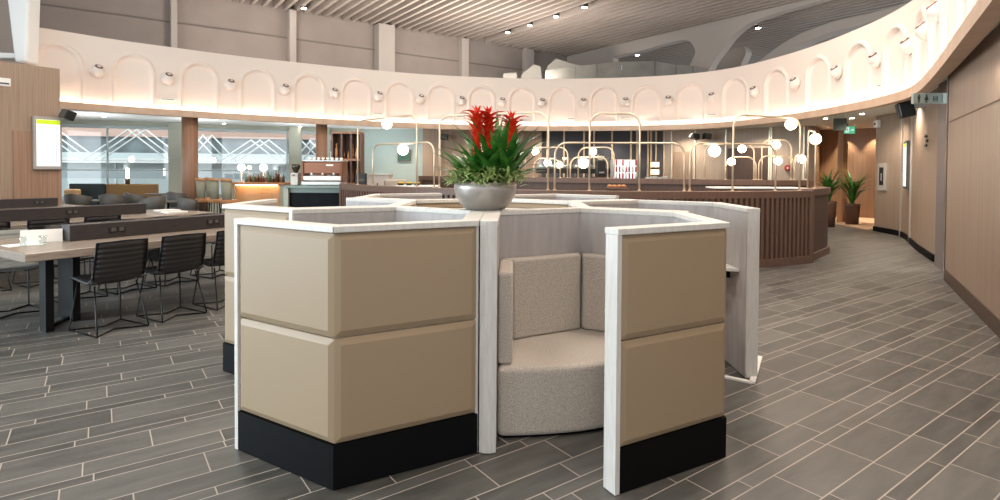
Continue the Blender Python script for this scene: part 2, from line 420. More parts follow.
for k, zz in enumerate((6.55,)):
    mb = MB().prism([WN(-10, 22.3)[:2], WN(20, 22.3)[:2], WN(20, 22.25)[:2], WN(-10, 22.25)[:2]], zz, zz+.05); struct(mb, 'trim_9', 'line_grey')
struct(MB().prism([WN(20.2, 22.8)[:2], WN(20.5, 22.8)[:2], WN(20.5, 30)[:2], WN(20.2, 30)[:2]], 3.3, 8.0), 'wall_back_return', 'ceiling_dark')
struct(MB().prism([WN(20, 30)[:2], WN(44, 30)[:2], WN(44, 30.4)[:2], WN(20, 30.4)[:2]], 3.3, 8.0), 'wall_back_far', 'ceiling_dark')
# downlights in the high ceiling
dl = None
for k, (x, y) in enumerate(((509.5, 32), (532.5, 25), (559.5, 16.5), (588.5, 7.3), (304, 6), (637.5, 53.5), (758, 26), (66, -30), (420, -60), (750, -70))):
    q = atz(x, y, ZC+.05)
    if k < 4: n = Vector((q.x, q.y)).dot(Nd); q = WN(wrow, n, ZC+.05)
    if y < 0: break
    if dl is None:
        dl = thing('ceiling_downlight', (0, 0, 0), 'x', 'ceiling light', 0, 'downlights in the slatted ceiling')
        MB().lathe([(.14, .3), (.14, 0), (.10, -.005)], (0, 0, 0), 20).build('housing', 'black_plastic', dl)
        MB().lathe([(.095, -.008), (.095, -.02)], (0, 0, 0), 20).build('lens', 'downlight_glow', dl); s_ = dl
    else: s_ = copy_tree(dl)
    s_.location = (q.x, q.y, ZC+.02 if k < 4 else ZC-.03)
    s_['label'] = 'small bright downlight in the slatted ceiling, ' + ['lowest of the row of four', 'second lowest of the row of four', 'third of the row of four', 'highest of the row of four', 'alone at the upper left', 'inside the opening of the white beam', 'under the right arch'][k]
# sculptural white beams
def on_w(px_, py_, w):     # point on the vertical plane W.P = w
    r = ray(px_, py_); t = w/(r.x*Wd.x+r.y*Wd.y); return Vector((0, 0, EYE))+r*t
def beam(outline, hole, w, th, label):
    bm_ = bmesh.new(); 
    def loop(P): 
        vs = [bm_.verts.new(on_w(x, y, w)) for x, y in P]
        return [bm_.edges.new((vs[i], vs[(i+1) % len(vs)])) for i in range(len(vs))]
    es = loop(outline)
    for h in hole: es += loop(h)
    bmesh.ops.triangle_fill(bm_, use_beauty=True, use_dissolve=False, edges=es)
    g = bmesh.ops.extrude_face_region(bm_, geom=bm_.faces[:])
    off = Vector((Wd.x, Wd.y, 0))*th
    for v in g['geom']:
        if isinstance(v, bmesh.types.BMVert): v.co += off
    bmesh.ops.recalc_face_normals(bm_, faces=bm_.faces[:])
    me = bpy.data.meshes.new('sculpted_beam'); bm_.to_mesh(me); bm_.free(); me.materials.append(M['sculpt'])
    o = bpy.data.objects.new('sculpted_beam', me); COL.objects.link(o); tag(o, label, 'beam'); b = o.modifiers.new('b', 'BEVEL'); b.width = .06; b.segments = 2; b.limit_method = 'ANGLE'
    return o
def sm(P, n=5): return [(q.x, q.y) for q in spline(P, n)]
left_c = sm([(693, 75), (693, 62), (700, 48), (693, 38), (680, 37)], 4)
outl = [(525, 66), (560, 58), (640, 38), (720, 18), (790, 0), (836, -10)] + sm([(836, -4), (800, 6), (768, 16), (748, 24), (733, 36), (722, 50), (712, 64), (706, 78)], 4) + [(690, 78), (560, 78)]
hole = [(613, 70)] + sm([(613, 60), (615, 56.5), (640, 51), (665, 44), (682, 40), (690, 42), (695, 51), (692, 60), (688, 68)], 4) + [(650, 70)]
beam(outl, [hole], 20.3, .4, 'grey sculpted ceiling beam with a long rounded opening and forked trunk')
outl2 = sm([(752, 66), (775, 48), (800, 33), (835, 20), (870, 12), (905, 2), (935, -6)], 5) + sm([(935, 5), (900, 14), (865, 24), (830, 33), (805, 43), (785, 58), (775, 70)], 5)
beam(outl2, [], 22.5, .7, 'grey curved arch rib rising behind the right part of the band')
outl3 = sm([(715, 72), (722, 58), (732, 50), (742, 46), (746, 52), (742, 62), (738, 72)], 4)
beam(outl3, [], 24.5, .5, 'small dark curved beam end seen under the large arch')
# enclosure behind the band
o = thing('translucent_enclosure', (4.5, 21, 3.3), 'row of grey translucent panels standing behind the white band', 'partition')
tops = [(545, 70.5), (575, 66), (597, 64), (622, 61.5), (655, 61), (676, 65), (693, 66), (708, 69)]
for k in range(7):
    a, b = tops[k], tops[k+1]; Ya = 21.6-.05*k
    pts = [atY(a[0]+.3, a[1], Ya), atY(b[0]-.3, b[1], Ya-.05), atY(b[0]-.3, 84, Ya-.05), atY(a[0]+.3, 84, Ya)]
    MB().slab([p-Vector((4.5, 21, 3.3)) for p in pts], (0, .08, 0)).build('panel', 'poly_sheet', o)
for k, P in enumerate((((503, 82), (503, 73), (517, 72), (518, 82)), ((519, 82), (522, 73), (534, 64), (541, 66), (543, 82)), ((543, 82), (547, 66), (556, 58), (583, 66), (585, 82)))):
    MB().slab([atY(x, y, 23.5+.4*k) for x, y in P], (0, 1.0, 0)).build('wrapped_crate', 'wrap_grey', bevel=.05)
    tag(bpy.context.scene.objects[-1] if False else COL.objects[-1], ['small grey wrapped crate on the ledge, leftmost of three', 'grey slumped wrapped crate on the ledge, between two others', 'large grey pitched wrapped crate, rightmost of three on the ledge'][k], 'crate', 'wrapped crates on the ledge behind the band')

# --- window wall on the left and the outside
WA, WB = Vector((-16.2, 16.9)), Vector((-5.2, 21.5))
wd = (WB-WA).normalized(); wn = Vector((-wd.y, wd.x)); wlen = (WB-WA).length; wang = math.atan2(wd.y, wd.x)
def wpx(px_):
    r = ray(px_, 150); k = r.x/r.y
    # WA + wd*t, x = k y
    return (k*WA.y-WA.x)/(wd.x-k*wd.y)
def wp(t, off, z): q = WA+wd*t+wn*off; return Vector((q.x, q.y, z))
wins = [(40, 170), (184, 287), (301, 321), (329, 372)]
struct(MB().box(wp(wlen/2, 0, 3.03), (wlen, .3, .14), wang), 'wall_window_header', 'sage')
struct(MB().box(wp(wlen/2, .05, .25), (wlen, .2, .5), wang), 'wall_window_sill', 'sage')
for k, (x0, x1) in enumerate(wins):
    t0, t1 = wpx(x0), wpx(x1); tm = (t0+t1)/2; L_ = t1-t0
    fr = MB()
    for zz, h in ((2.91, .1), (.54, .1), (1.50, .035)): fr.box(wp(tm, 0, zz), (L_, .1, h), wang)
    nm = max(1, round(L_/2.2))
    for j in range(nm+1): fr.box(wp(t0+L_*j/nm, 0, 1.72), (.045, .1, 2.34), wang)
    struct(fr, 'window_%d' % (k+1), 'ext_pale', bevel=.005)
    g = MB().box(wp(tm, .03, 1.72), (L_-.02, .012, 2.3), wang).build('glass', 'window_glass'); 
    g.name = 'window_%d_glass' % (k+1); tag(g, kind='structure')
# pilasters and columns
for k, (x0, x1, mm) in enumerate(((170, 184, 'sage'), (288.5, 300.5, 'sage'), (321, 329, 'sage'))):
    t0, t1 = wpx(x0), wpx(x1); struct(MB().box(wp((t0+t1)/2, -.15, 1.55), (t1-t0, .5, 3.1), wang), 'trim_%d' % (k+10), mm, bevel=.01)
for k, (x0, x1) in enumerate(((179.5, 194), (315.5, 326.5))):
    d = band.px((x0+x1)/2, 2.9); q = band.at(d)+Vector((-.1, .35)); r_ = (x1-x0)/2/561*q.y
    mb = MB(); n = 28
    mb.lathe([(r_, 0), (r_, 3.1)], (q.x, q.y, 0), 28)
    struct(mb, 'trim_%d' % (k+15), 'brown_column')
    struct(MB().lathe([(r_+.015, 0), (r_+.015, .1)], (q.x, q.y, 0), 28), 'baseboard_column_%d' % (k+1), 'kick_black')
# outside
struct(MB().box((-22, 41, -.5), (60, 39, .1)), 'ground_outside', 'asphalt')
bl = thing('terminal_building', (-20, 32.5, 0), 'pale terminal facade with dark glazing seen through the left windows', 'building', math.radians(12))
MB().box((0, 3, 1.0), (30, 4, 2.9)).build('lower_wall', 'ext_pale', bl); MB().box((0, 3, 4.9), (30, 4, 3.0)).build('upper_wall', 'ext_pink', bl)
MB().box((0, 3.1, 2.95), (30, 3.9, 1.6)).build('glazing', 'ext_glass', bl)
MB().box((0, .7, 2.05), (30, .8, .14)).build('ledge', 'ext_white', bl); MB().box((0, .9, 6.4), (30, 1, .5)).build('cornice', 'ext_white', bl)
for k in range(10):
    MB().box((-14+k*2.9, .95, 1.0), (.08, .08, 1.7)).build('mullion', 'ext_white', bl)
tr = thing('white_roof_truss', (-14, 30, 0), 'white zigzag steel truss outside the left windows', 'truss')
def tl(px_): q = atY(px_, 150, 30.0); return q.x+14
for (l_, a_, r_, zt_) in ((10, 48, 91, 3.62), (91, 137, 178, 3.62), (180, 203, 228, 3.35), (228, 260, 288, 3.1), (292, 310, 332, 3.1), (332, 354, 376, 3.1)):
    for dx in (0, .45, .95):
        MB().tube([(tl(a_)+.5-dx, 0, zt_), (tl(l_)+.5-dx, 0, 1.95)], .04, 6).build('diagonal', 'ext_white', tr)
        MB().tube([(tl(a_)-.5+dx, .02, zt_), (tl(r_)-.5+dx, .02, 1.95)], .04, 6).build('diagonal', 'ext_white', tr)
MB().box((-6, 0, 1.88), (36, .25, .1)).build('bottom_chord', 'ext_white', tr)
for k in range(5): MB().box((-22+k*8, .1, .9), (.2, .2, 2.0)).build('post', 'ext_white', tr)
MB().box((-6, 0, 1.25), (36, .12, .5)).build('parapet', 'ext_panel', tr)

# --- inner back walls
def wallseg(name, a, b, z0, z1, th, m, **k):
    a = Vector(a); b = Vector(b); d = (b-a).normalized(); n = Vector((-d.y, d.x))*th
    return struct(MB().prism([a, b, b+n, a+n], z0, z1), name, m, **k)
wallseg('wall_pale_teal', (-5.2, 21.5), (-2.9, 21.5), 0, 3.1, .2, 'teal_wall')
wallseg('wall_brown', (-2.9, 21.0), (1.55, 21.0), 0, 3.1, .3, 'wood_wall')
wallseg('wall_dark_panels', (1.55, 21.4), (6.2, 21.4), 0, 3.1, .2, 'blue_panel')
wallseg('wall_beige', (6.2, 21.4), (10.3, 18.4), 0, 3.1, .2, 'wood_beige')
wallseg('wall_corridor_left', (10.3, 18.4), (11.6, 20.4), 0, 3.1, .2, 'wood_corridor')
wallseg('wall_corridor_back', (11.6, 20.4), (13.5, 18.4), 0, 3.1, .2, 'wood_corridor')
wallseg('wall_corridor_right', (13.5, 18.4), (10.15, 15.2), 0, 3.1, .2, 'wood_corridor')
struct(MB().prism([(10.3, 18.2), (11.6, 20.4), (13.5, 18.4), (10.1, 15.4)], 0, .012), 'floor_corridor', 'pale_floor')
# brass strips on the dark panels, panel joints on the beige wall
for k, x in enumerate((547, 564, 584, 594, 612, 631, 637, 648, 651, 656, 664, 670)):
    q = atY(x, 150, 21.36); MB().box((q.x, 21.37, 1.55), (.06, .05, 3.1)).build('brass_strip', 'brass')
    tag(COL.objects[-1], 'thin vertical brass strip on the dark wall panels behind the buffet', 'wall strip', 'brass strips on the dark panels')
q = atY(440, 150, 20.9); MB().box((q.x, 20.96, 1.5), (.07, .08, 3.0)).build('brass_strip', 'brass'); tag(COL.objects[-1], 'single tall brass strip on the brown wall left of the flowers', 'wall strip')
bw0, bw1 = Vector((6.2, 21.4)), Vector((10.3, 18.4)); bd = (bw1-bw0).normalized(); ban = math.atan2(bd.y, bd.x)
def bpx(px_):
    r = ray(px_, 150); k = r.x/r.y; t = (k*bw0.y-bw0.x)/(bd.x-k*bd.y); return bw0+bd*t
for k, x in enumerate((672, 695, 726, 769.5, 771.5, 804)):
    q = bpx(x)+Vector((bd.y, -bd.x))*.03; struct(MB().box((q.x, q.y, 1.55), (.05, .05, 3.1), ban), 'trim_%d' % (20+k), 'brass')
a = bpx(728); b = bpx(768); q = (a+b)/2+Vector((bd.y, -bd.x))*.02
struct(MB().box((q.x, q.y, 1.2), ((b-a).length, .06, 2.4), ban), 'door_1', 'slat_dark', bevel=.01)
a = bpx(674); b = bpx(692); q = (a+b)/2+Vector((bd.y, -bd.x))*.02
struct(MB().box((q.x, q.y, 1.15), ((b-a).length, .05, 2.3), ban), 'door_2', 'wood_wall', bevel=.01)
# corridor post
q = atz(841.5, 222, 0); struct(MB().box((q.x, q.y, 1.55), (.2, .2, 3.1), .3), 'trim_30', 'wood_warm', bevel=.01)

# --- right wall
RW = [(10.15, 15.2), (9.95, 13.9), (9.05, 12.3), (8.55, 11.45), (7.75, 9.98)]
rwc = Curve2(RW, 8)
mb = MB(); ribbon(mb, rwc, 0, rwc.len, 0, 3.1, 0, .25); struct(mb, 'wall_right', 'wood_wall_pale')
mb = MB(); ribbon(mb, rwc, 0, rwc.len, 0, .13, -.03, .02); struct(mb, 'baseboard_right', 'kick_black')
for k, x in enumerate((902, 911.5)):
    d = rwc.px(x, 1); q = rwc.at(d); t = rwc.tan(d); struct(MB().box((q.x+t.y*.0-.02, q.y-.02, 1.55), (.05, .05, 3.1), math.atan2(t.y, t.x)), 'trim_%d' % (31+k), 'grey_pilaster')
n1 = atz(944.5, 280, 0); n2 = atz(1000, 337.5, 0); nd = (n2-n1).normalized(); n3 = n1+nd*8
nn_ = Vector((-nd.y, nd.x, 0)); 
wallseg('wall_right_front', (n1.x, n1.y), (n3.x, n3.y), 0, 3.1, .25, 'wood_wall_pale')
wallseg('baseboard_right_front', (n1.x-.02, n1.y-.01), (n3.x-.02, n3.y-.01), 0, .17, .02, 'wood_base')
wallseg('trim_33', (n1.x+.1, n1.y+.16), (n1.x, n1.y), 0, 3.1, .03, 'steel')
g1 = atz(934.5, 265, 0); g2 = atz(946.5, 273, 0)
wallseg('trim_34', (7.75, 9.98), (g1.x+.02, g1.y), 0, 3.1, .25, 'wood_wall_pale')
wallseg('trim_35', (g1.x, g1.y), (g2.x, g2.y), 0, 3.1, .3, 'column_grey')
# panel joints on the near right wall (dark reveals)
for k, t in enumerate((.0, 4.9)):
    q = n1+nd*(t+.02); struct(MB().box((q.x-.004, q.y-.004, 1.6), (.02, .02, 3.0), math.atan2(nd.y, nd.x)), 'trim_%d' % (40+k), 'wood_dark')
q = n1+nd*4; struct(MB().box((q.x, q.y, 2.33), (8, .016, .012), math.atan2(nd.y, nd.x)), 'trim_45', 'wood_dark')

# ================================================================== SEATING PODS
S_, YAW, TH = .7979, -.02083, .095
def hv(k, s=S_): a = math.radians(-90+60*k); return Vector((s*math.cos(a), s*math.sin(a)))
def pod(center, o, label):
    root = thing('seating_pod', (center[0], center[1], 0), label, 'seating booth', YAW, 'hexagonal seating pods')
    ctr = Vector((0, 0))
    ZT, ZK, ZM, ZU = 1.3145, .224, .757, 1.283
    def quad(k, i0, i1, o0, o1):       # footprint along edge k from fraction metres i0 from start / i1 from end, depth o0..o1 inwards
        a, b = hv(k), hv(k+1); d = (b-a).normalized(); n = Vector((-d.y, d.x))      # inward normal
        return [a+d*i0+n*o0, b-d*i1+n*o0, b-d*i1+n*o1, a+d*i0+n*o1]
    mt = TH/math.tan(math.radians(60))
    for j in range(1, 6):
        k = (o+j) % 6
        ext = j in (1, 2); mid = j == 4
        pin = .03 if (ext or mid) else 0.0
        a, b = hv(k), hv(k+1); d = (b-a).normalized(); n = Vector((-d.y, d.x))
        m0 = 0 if j == 1 else mt; m1 = 0 if j == 5 else mt          # mitre at inner side
        p0 = pin/math.tan(math.radians(60)) if j > 1 else 0; p1 = pin/math.tan(math.radians(60)) if j < 5 else 0
        poly = [a+d*p0+n*pin, b-d*p1+n*pin, b-d*m1+n*(TH-.006), a+d*m0+n*(TH-.006)]
        MB().prism(poly, 0.004, ZU).build('wall', 'white_wood', root)
        # laminate lining inside
        l0 = TH-.006; e0 = l0/math.tan(math.radians(60)) if j > 1 else .012; e1 = l0/math.tan(math.radians(60)) if j < 5 else .012
        f0 = TH/math.tan(math.radians(60)) if j > 1 else .012; f1 = TH/math.tan(math.radians(60)) if j < 5 else .012
        MB().prism([a+d*e0+n*l0, b-d*e1+n*l0, b-d*f1+n*TH, a+d*f0+n*TH], .01, ZU-.005).build('lining', 'laminate', root)
        # cap
        c0 = 0 if j == 1 else (TH+.004)/math.tan(math.radians(60)); c1 = 0 if j == 5 else (TH+.004)/math.tan(math.radians(60))
        MB().prism([a-n*.003, b-n*.003, b-d*c1+n*(TH+.004), a+d*c0+n*(TH+.004)], ZU, ZT).build('top_cap', 'white_wood', root, bevel=.003)
        if ext or mid:
            s0 = .03 if j == 1 else .004; s1 = .004
            if mid: zz = [(ZM+.004, ZU-.004)]
            else:
                zz = [(ZK+.003, ZM-.002), (ZM+.002, ZU-.003)]
                MB().prism([a+d*s0+n*.001, b-d*0+n*.001, b-d*.017+n*pin, a+d*(s0 if j == 1 else .017)+n*pin], .004, ZK).build('kick_plate', 'kick_black', root)
            for z0, z1 in zz:
                # padded panel: outer face inset (bevelled cushion edge)
                bz = .034; mbp = MB()
                def P(i, dep, z): return (a+d*i+n*dep).to_3d()+Vector((0, 0, z))
                Ln = (b-a).length; i0, i1 = s0, Ln-s1
                k0, k1 = (i0 if j == 1 else i0+.014), (i1-.014)
                vs = [P(k0, pin-.0005, z0), P(k1, pin-.0005, z0), P(k1, pin-.0005, z1), P(k0, pin-.0005, z1),
                      P(i0, .016, z0), P(i1, .016, z0), P(i1, .016, z1), P(i0, .016, z1),
                      P(i0+bz, .0, z0+bz), P(i1-bz, .0, z0+bz), P(i1-bz, .0, z1-bz), P(i0+bz, .0, z1-bz)]
                fs = [(3, 2, 1, 0)] + [(q, (q+1) % 4, (q+1) % 4+4, q+4) for q in range(4)] + [(q+4, (q+1) % 4+4, (q+1) % 4+8, q+8) for q in range(4)] + [(8, 9, 10, 11)]
                mbp.add(vs, fs); mbp.build('upholstered_panel', 'beige_vinyl', root, bevel=.005, seg=3)
            if j == 1:
                MB().prism([a+d*0+n*.0, a+d*.028+n*.0, a+d*.028+n*pin, a+n*pin], .004, ZU).build('edge_trim', 'white_wood', root)
        if j == 5:      # thick end post
            MB().prism([b-d*.0+n*0, b+d*.012+n*.03, b+d*.012+n*(TH-.03), b+n*TH, b-d*.02+n*(TH+.0), b-d*.02+n*0], .004, ZT-.001).build('end_post', 'white_wood', root, bevel=.003)
    # seat: follows the lining of edges o+3..o+5, bowed front
    ks = [(o+3) % 6, (o+4) % 6, (o+5) % 6]
    sc_in = (S_*math.cos(PI/6)-TH-.002)/math.cos(PI/6)
    v = [hv((o+3+i) % 6, sc_in) for i in range(4)]     # v0 .. v3 ; v3 adjacent the opening
    dA = (hv((o+5) % 6+1)-hv((o+5) % 6)).normalized()
    p_end = v[3]-dA*.10          # near the opening
    p_start = v[0]+Vector((0, 0))
    mid = (p_start+p_end)/2; back = ((v[1]+v[2])/2-mid).normalized()
    arc = [(p_end.lerp(p_start, t/14.)-back*(.17*math.sin(PI*t/14.))) for t in range(1, 14)]
    poly = [v[0], v[1], v[2], p_end]+arc
    MB().prism(poly, .012, .43).build('seat', 'seat_fabric', root, bevel=.035, seg=4)
    MB().prism([q*.93+back*.01 for q in poly], .003, .02).build('seat_base', 'kick_black', root)
    for i, k in enumerate(ks):
        A_, B_ = v[i], v[i+1]; d = (B_-A_).normalized(); n = Vector((-d.y, d.x)); T_ = .105
        e0 = T_/math.tan(math.radians(60)); 
        L0 = 0; L1 = 0
        if i == 0: L0, M0 = .02, .02
        else: L0, M0 = .002, e0
        if i == 2: L1, M1 = .15, .15
        else: L1, M1 = .002, e0
        MB().prism([A_+d*L0+n*.001, B_-d*L1+n*.001, B_-d*M1+n*T_*.85, A_+d*M0+n*T_*.85], .432, .985).build('backrest', 'seat_fabric', root, bevel=.018, seg=3)
    # fold-out table shelf on the wall next to the opening
    k = (o+1) % 6; a, b = hv(k), hv(k+1); d = (b-a).normalized(); n = Vector((-d.y, d.x)); m = a.lerp(b, .42)
    MB().prism([m-d*.2+n*(TH+.002), m+d*.2+n*(TH+.002), m+d*.2+n*(TH+.26), m-d*.12+n*(TH+.26)], .80, .825).build('fold_out_table', 'white_wood', root, bevel=.004)
    MB().prism([m-d*.02+n*(TH+.002), m+d*.02+n*(TH+.002), m+d*.02+n*(TH+.2), m-d*.02+n*(TH+.2)], .72, .80).build('shelf_bracket', 'kick_black', root)
    k = (o+2) % 6; a, b = hv(k), hv(k+1); d = (b-a).normalized(); n = Vector((-d.y, d.x)); m = a.lerp(b, .5)
    MB().prism([m-d*.07+n*(TH+.001), m+d*.07+n*(TH+.001), m+d*.07+n*(TH+.012), m-d*.07+n*(TH+.012)], 1.16, 1.23).build('socket_plate', 'black_plastic', root, bevel=.003)
    return root
pod((-.8004, 3.5493), 4, 'beige padded seating pod at front left, two full padded faces towards the viewer')
pod((.590, 3.520), 5, 'seating pod at front centre-right, open to show grey upholstered bench')
pod((1.310, 4.710), 0, 'right-hand seating pod with grey inner lining and white end post near the slatted partition')
pod((-1.470, 4.768), 3, 'left seating pod behind the front left one, beside the dining tables')
pod((-.750, 5.957), 2, 'rear left seating pod, only its white rim seen below the coffee counter')
pod((.640, 5.928), 1, 'rear right seating pod, only its white rim seen right of the flower bowl')
# lid over the central well between the pods
MB().prism([Vector((-.08, 4.739))+Matrix.Rotation(YAW, 2)@hv(k, .79) for k in range(6)], 1.20, 1.228).build('centre_lid', 'white_wood', origin=(-.08, 4.739, 1.20))
tag(COL.objects[-1], 'pale hexagonal lid over the well between the six seating pods', 'lid')
# white floor bracket by the right pod
br = thing('floor_bracket', (1.95, 4.35, 0), 'thin white metal foot bracket on the floor under the right pod end post', 'bracket')
Lp = [Vector((1.735, 4.315, 0)), Vector((1.905, 4.19, 0)), Vector((2.235, 4.78, 0))]; bo = Vector((1.95, 4.35, 0))
for a, b in ((Lp[0], Lp[1]), (Lp[1], Lp[2])):
    d = (b-a).normalized(); n = Vector((-d.y, d.x, 0))*.02
    MB().prism([(a-n-bo)[:2], (b-n-bo)[:2], (b+n-bo)[:2], (a+n-bo)[:2]], .002, .018).build('bar', 'white_metal', br)
MB().prism([(Lp[2]-bo)[:2], (Lp[2]-bo+Vector((-.11, .03, 0)))[:2], (Lp[2]-bo+Vector((-.22, -.3, 0)))[:2]], .002, .012).build('corner_plate', 'white_metal', br)

# ================================================================== FLOWER BOWL
bx, by, bz = -.105, 4.02, 1.3145
pl = thing('bromeliad_bowl', (bx, by, bz), 'wide silver bowl of red bromeliads and green leaves standing on the pod rims', 'potted plant')
MB().lathe([(.125, 0), (.15, .008), (.185, .05), (.212, .10), (.222, .15), (.222, .195), (.210, .197), (.205, .16), (.19, .14)], (0, 0, 0), 48).build('bowl', 'bowl_silver', pl)
MB().lathe([(.205, .155), (.19, .175), (.02, .185)], (0, 0, 0), 32).build('soil', 'soil', pl)
def blade(mb, base, az, L, wd_, rise, droop, fold=.25, n=9, tw=0):
    d = Vector((math.cos(az), math.sin(az), 0)); side = Vector((-d.y, d.x, 0)); vs = []; p = Vector(base); ang = rise
    for i in range(n+1):
        t = i/n; w = wd_*(math.sin(PI*min(1, t*.88+.12))**.6)*(1-t**3*.92)
        c = d*math.cos(ang)+Vector((0, 0, 1))*math.sin(ang); nrm = d*-math.sin(ang)+Vector((0, 0, 1))*math.cos(ang)
        vs += [p-side*w+nrm*w*fold, p, p+side*w+nrm*w*fold]
        p = p+c*(L/n); ang -= droop/n*(.4+1.2*t)
    fs = []
    for i in range(n): fs += [(3*i, 3*i+1, 3*i+4, 3*i+3), (3*i+1, 3*i+2, 3*i+5, 3*i+4)]
    # give thickness
    m0 = len(vs); th = Vector((0, 0, -.0016)); vs2 = vs+[v+th for v in vs]
    fs2 = fs+[tuple(q+m0 for q in f)[::-1] for f in fs]
    mb.add(vs2, fs2, True)
rnd = random.Random(3)
# rosettes of strap leaves
for (cx, cy_, hh, nl, Lr, up) in ((-.02, -.03, .175, 24, .46, .0), (.09, 0, .175, 30, .56, .12), (.15, .02, .175, 24, .52, .05), (-.09, .03, .175, 18, .42, -.1), (.07, .08, .18, 20, .58, .25)):
    mb = MB()
    for i in range(nl):
        az = 2*PI*i/nl*2.4+rnd.uniform(-.3, .3); inner = i/nl
        blade(mb, (cx+rnd.uniform(-.02, .02), cy_+rnd.uniform(-.02, .02), hh), az, Lr*rnd.uniform(.7, 1.05)*(1 if abs(math.cos(az)) < .9 or inner > .4 else .8), rnd.uniform(.024, .038), .5+up+.8*inner+rnd.uniform(-.1, .1), 1.0-.5*inner)
    mb.build('strap_leaves', 'leaf_dark', pl)
mb = MB()
for az, L, r in ((PI*.97, .46, .72), (PI*1.03, .40, .5), (PI*1.2, .33, .6), (.05, .40, .75), (-.12, .36, .9), (PI*.9, .36, .9), (.25, .34, .7)):
    blade(mb, (.0+.05*math.cos(az), .02, .18), az, L, .024, r, .5)
for az, L, r in ((-PI/2-.7, .24, .9), (-PI/2-.2, .26, 1.2), (-PI/2+.1, .26, 1.25), (-PI/2+.6, .24, 1.0), (-PI/2-.1, .18, .8), (-PI/2+.9, .27, .6)):
    blade(mb, (.02+.03*math.cos(az), -.05, .18), az, L, .036, r, 1.0)
mb.build('arching_leaves', 'leaf_dark', pl)
mb = MB()
for i in range(520):
    a = rnd.uniform(0, 2*PI); r = .27*math.sqrt(rnd.uniform(.08, 1)); z = rnd.uniform(.185, .29)-.35*max(0, r-.2)
    blade(mb, (r*math.cos(a), r*math.sin(a), z), a+rnd.uniform(-1.3, 1.3), rnd.uniform(.05, .10), rnd.uniform(.007, .013), rnd.uniform(-.1, 1.2), 1.2, n=4)
mb.build('variegated_foliage', 'leaf_light', pl)
def spike(x, y, h, s):
    mb = MB(); mb.tube([(x, y, .18), (x, y, h*.7), (x, y, h-.04)], [.014, .016, .006], 8)
    nb = 78
    for i in range(nb):
        t = i/nb; z = .24+(h-.28)*t; az = i*2.4
        top = max(0, (t-.45)/.55)
        L = (.07+.05*top)*s; blade(mb, (x, y, z), az, L, (.013+.006*top)*s, 1.15-.45*top, .35+1.3*top, n=6)
    for i in range(7): blade(mb, (x, y, h-.05), i*.9, .075*s, .012*s, 1.3, .7, n=5)
    mb.build('flower_spike', 'bract_red', pl)
spike(-.060, -.06, .70, 1.3); spike(.018, -.02, .70, 1.3); spike(.185, -.03, .67, 1.25)

# ================================================================== DINING TABLES
TA = math.radians(31); T = Vector((math.sin(TA), math.cos(TA), 0)); Nn = Vector((math.cos(TA), -math.sin(TA), 0))
TROT = math.atan2(T.y, T.x)
C0 = Vector((-4.23, 4.99, 0))
def tp(t, n, z=0): return C0+T*t+Nn*n+Vector((0, 0, z))      # t along table, n towards the viewer's right
# table local axes: x along T, y = -Nn
def table(nc, t0, t1, d0, d1, label):
    o = tp((t0+t1)/2, nc); L = t1-t0
    r = thing('work_table', o, label, 'table', TROT, 'long wooden work tables')
    MB().box((0, 0, .78), (L, 1.5, .08)).build('tabletop', 'wood_table', r, bevel=.008)
    lo = (d0+d1)/2-(t0+t1)/2; dl_ = d1-d0
    dv = MB().box((lo, 0, .905), (dl_, .19, .165)).build('divider', 'wood_char', r, bevel=.004)
    k = 0; t = d0+.45
    while t < d1-.2:
        for sy in (-1, 1):
            so = MB().box((t-(t0+t1)/2, sy*.098, .91), (.17, .012, .075)).build('power_socket', 'black_plastic', dv, bevel=.004)
            for q in (-.04, .04): MB().box((t-(t0+t1)/2+q, sy*.105, .912), (.045, .006, .04)).build('socket_face', 'chair_grey', so)
        t += 1.12
    for sx in (-1, 1):
        for (ix, y) in ((.30, -.36), (.62, -.02)):
            MB().box((sx*(L/2-ix), y, .37), (.07, .14, .74) if y < -.1 else (.07, .34, .74)).build('leg', 'black_metal', r, bevel=.004)
        MB().tube([(sx*(L/2-.30), -.36, .02), (sx*(L/2-.62), -.02, .02)], .02, 6).build('foot_bar', 'black_metal', r)
    return r
table(-.75, 0, 4.5, .6, 4.1, 'long wooden work table nearest the viewer with a charcoal divider along it')
table(-3.92, -1.2, 3.75, -.8, 2.96, 'second wooden work table, in the middle row behind the nearest one')
table(-7.1, -1.6, 3.3, -1.2, 2.91, 'farthest work table beside the wooden block with the screen')
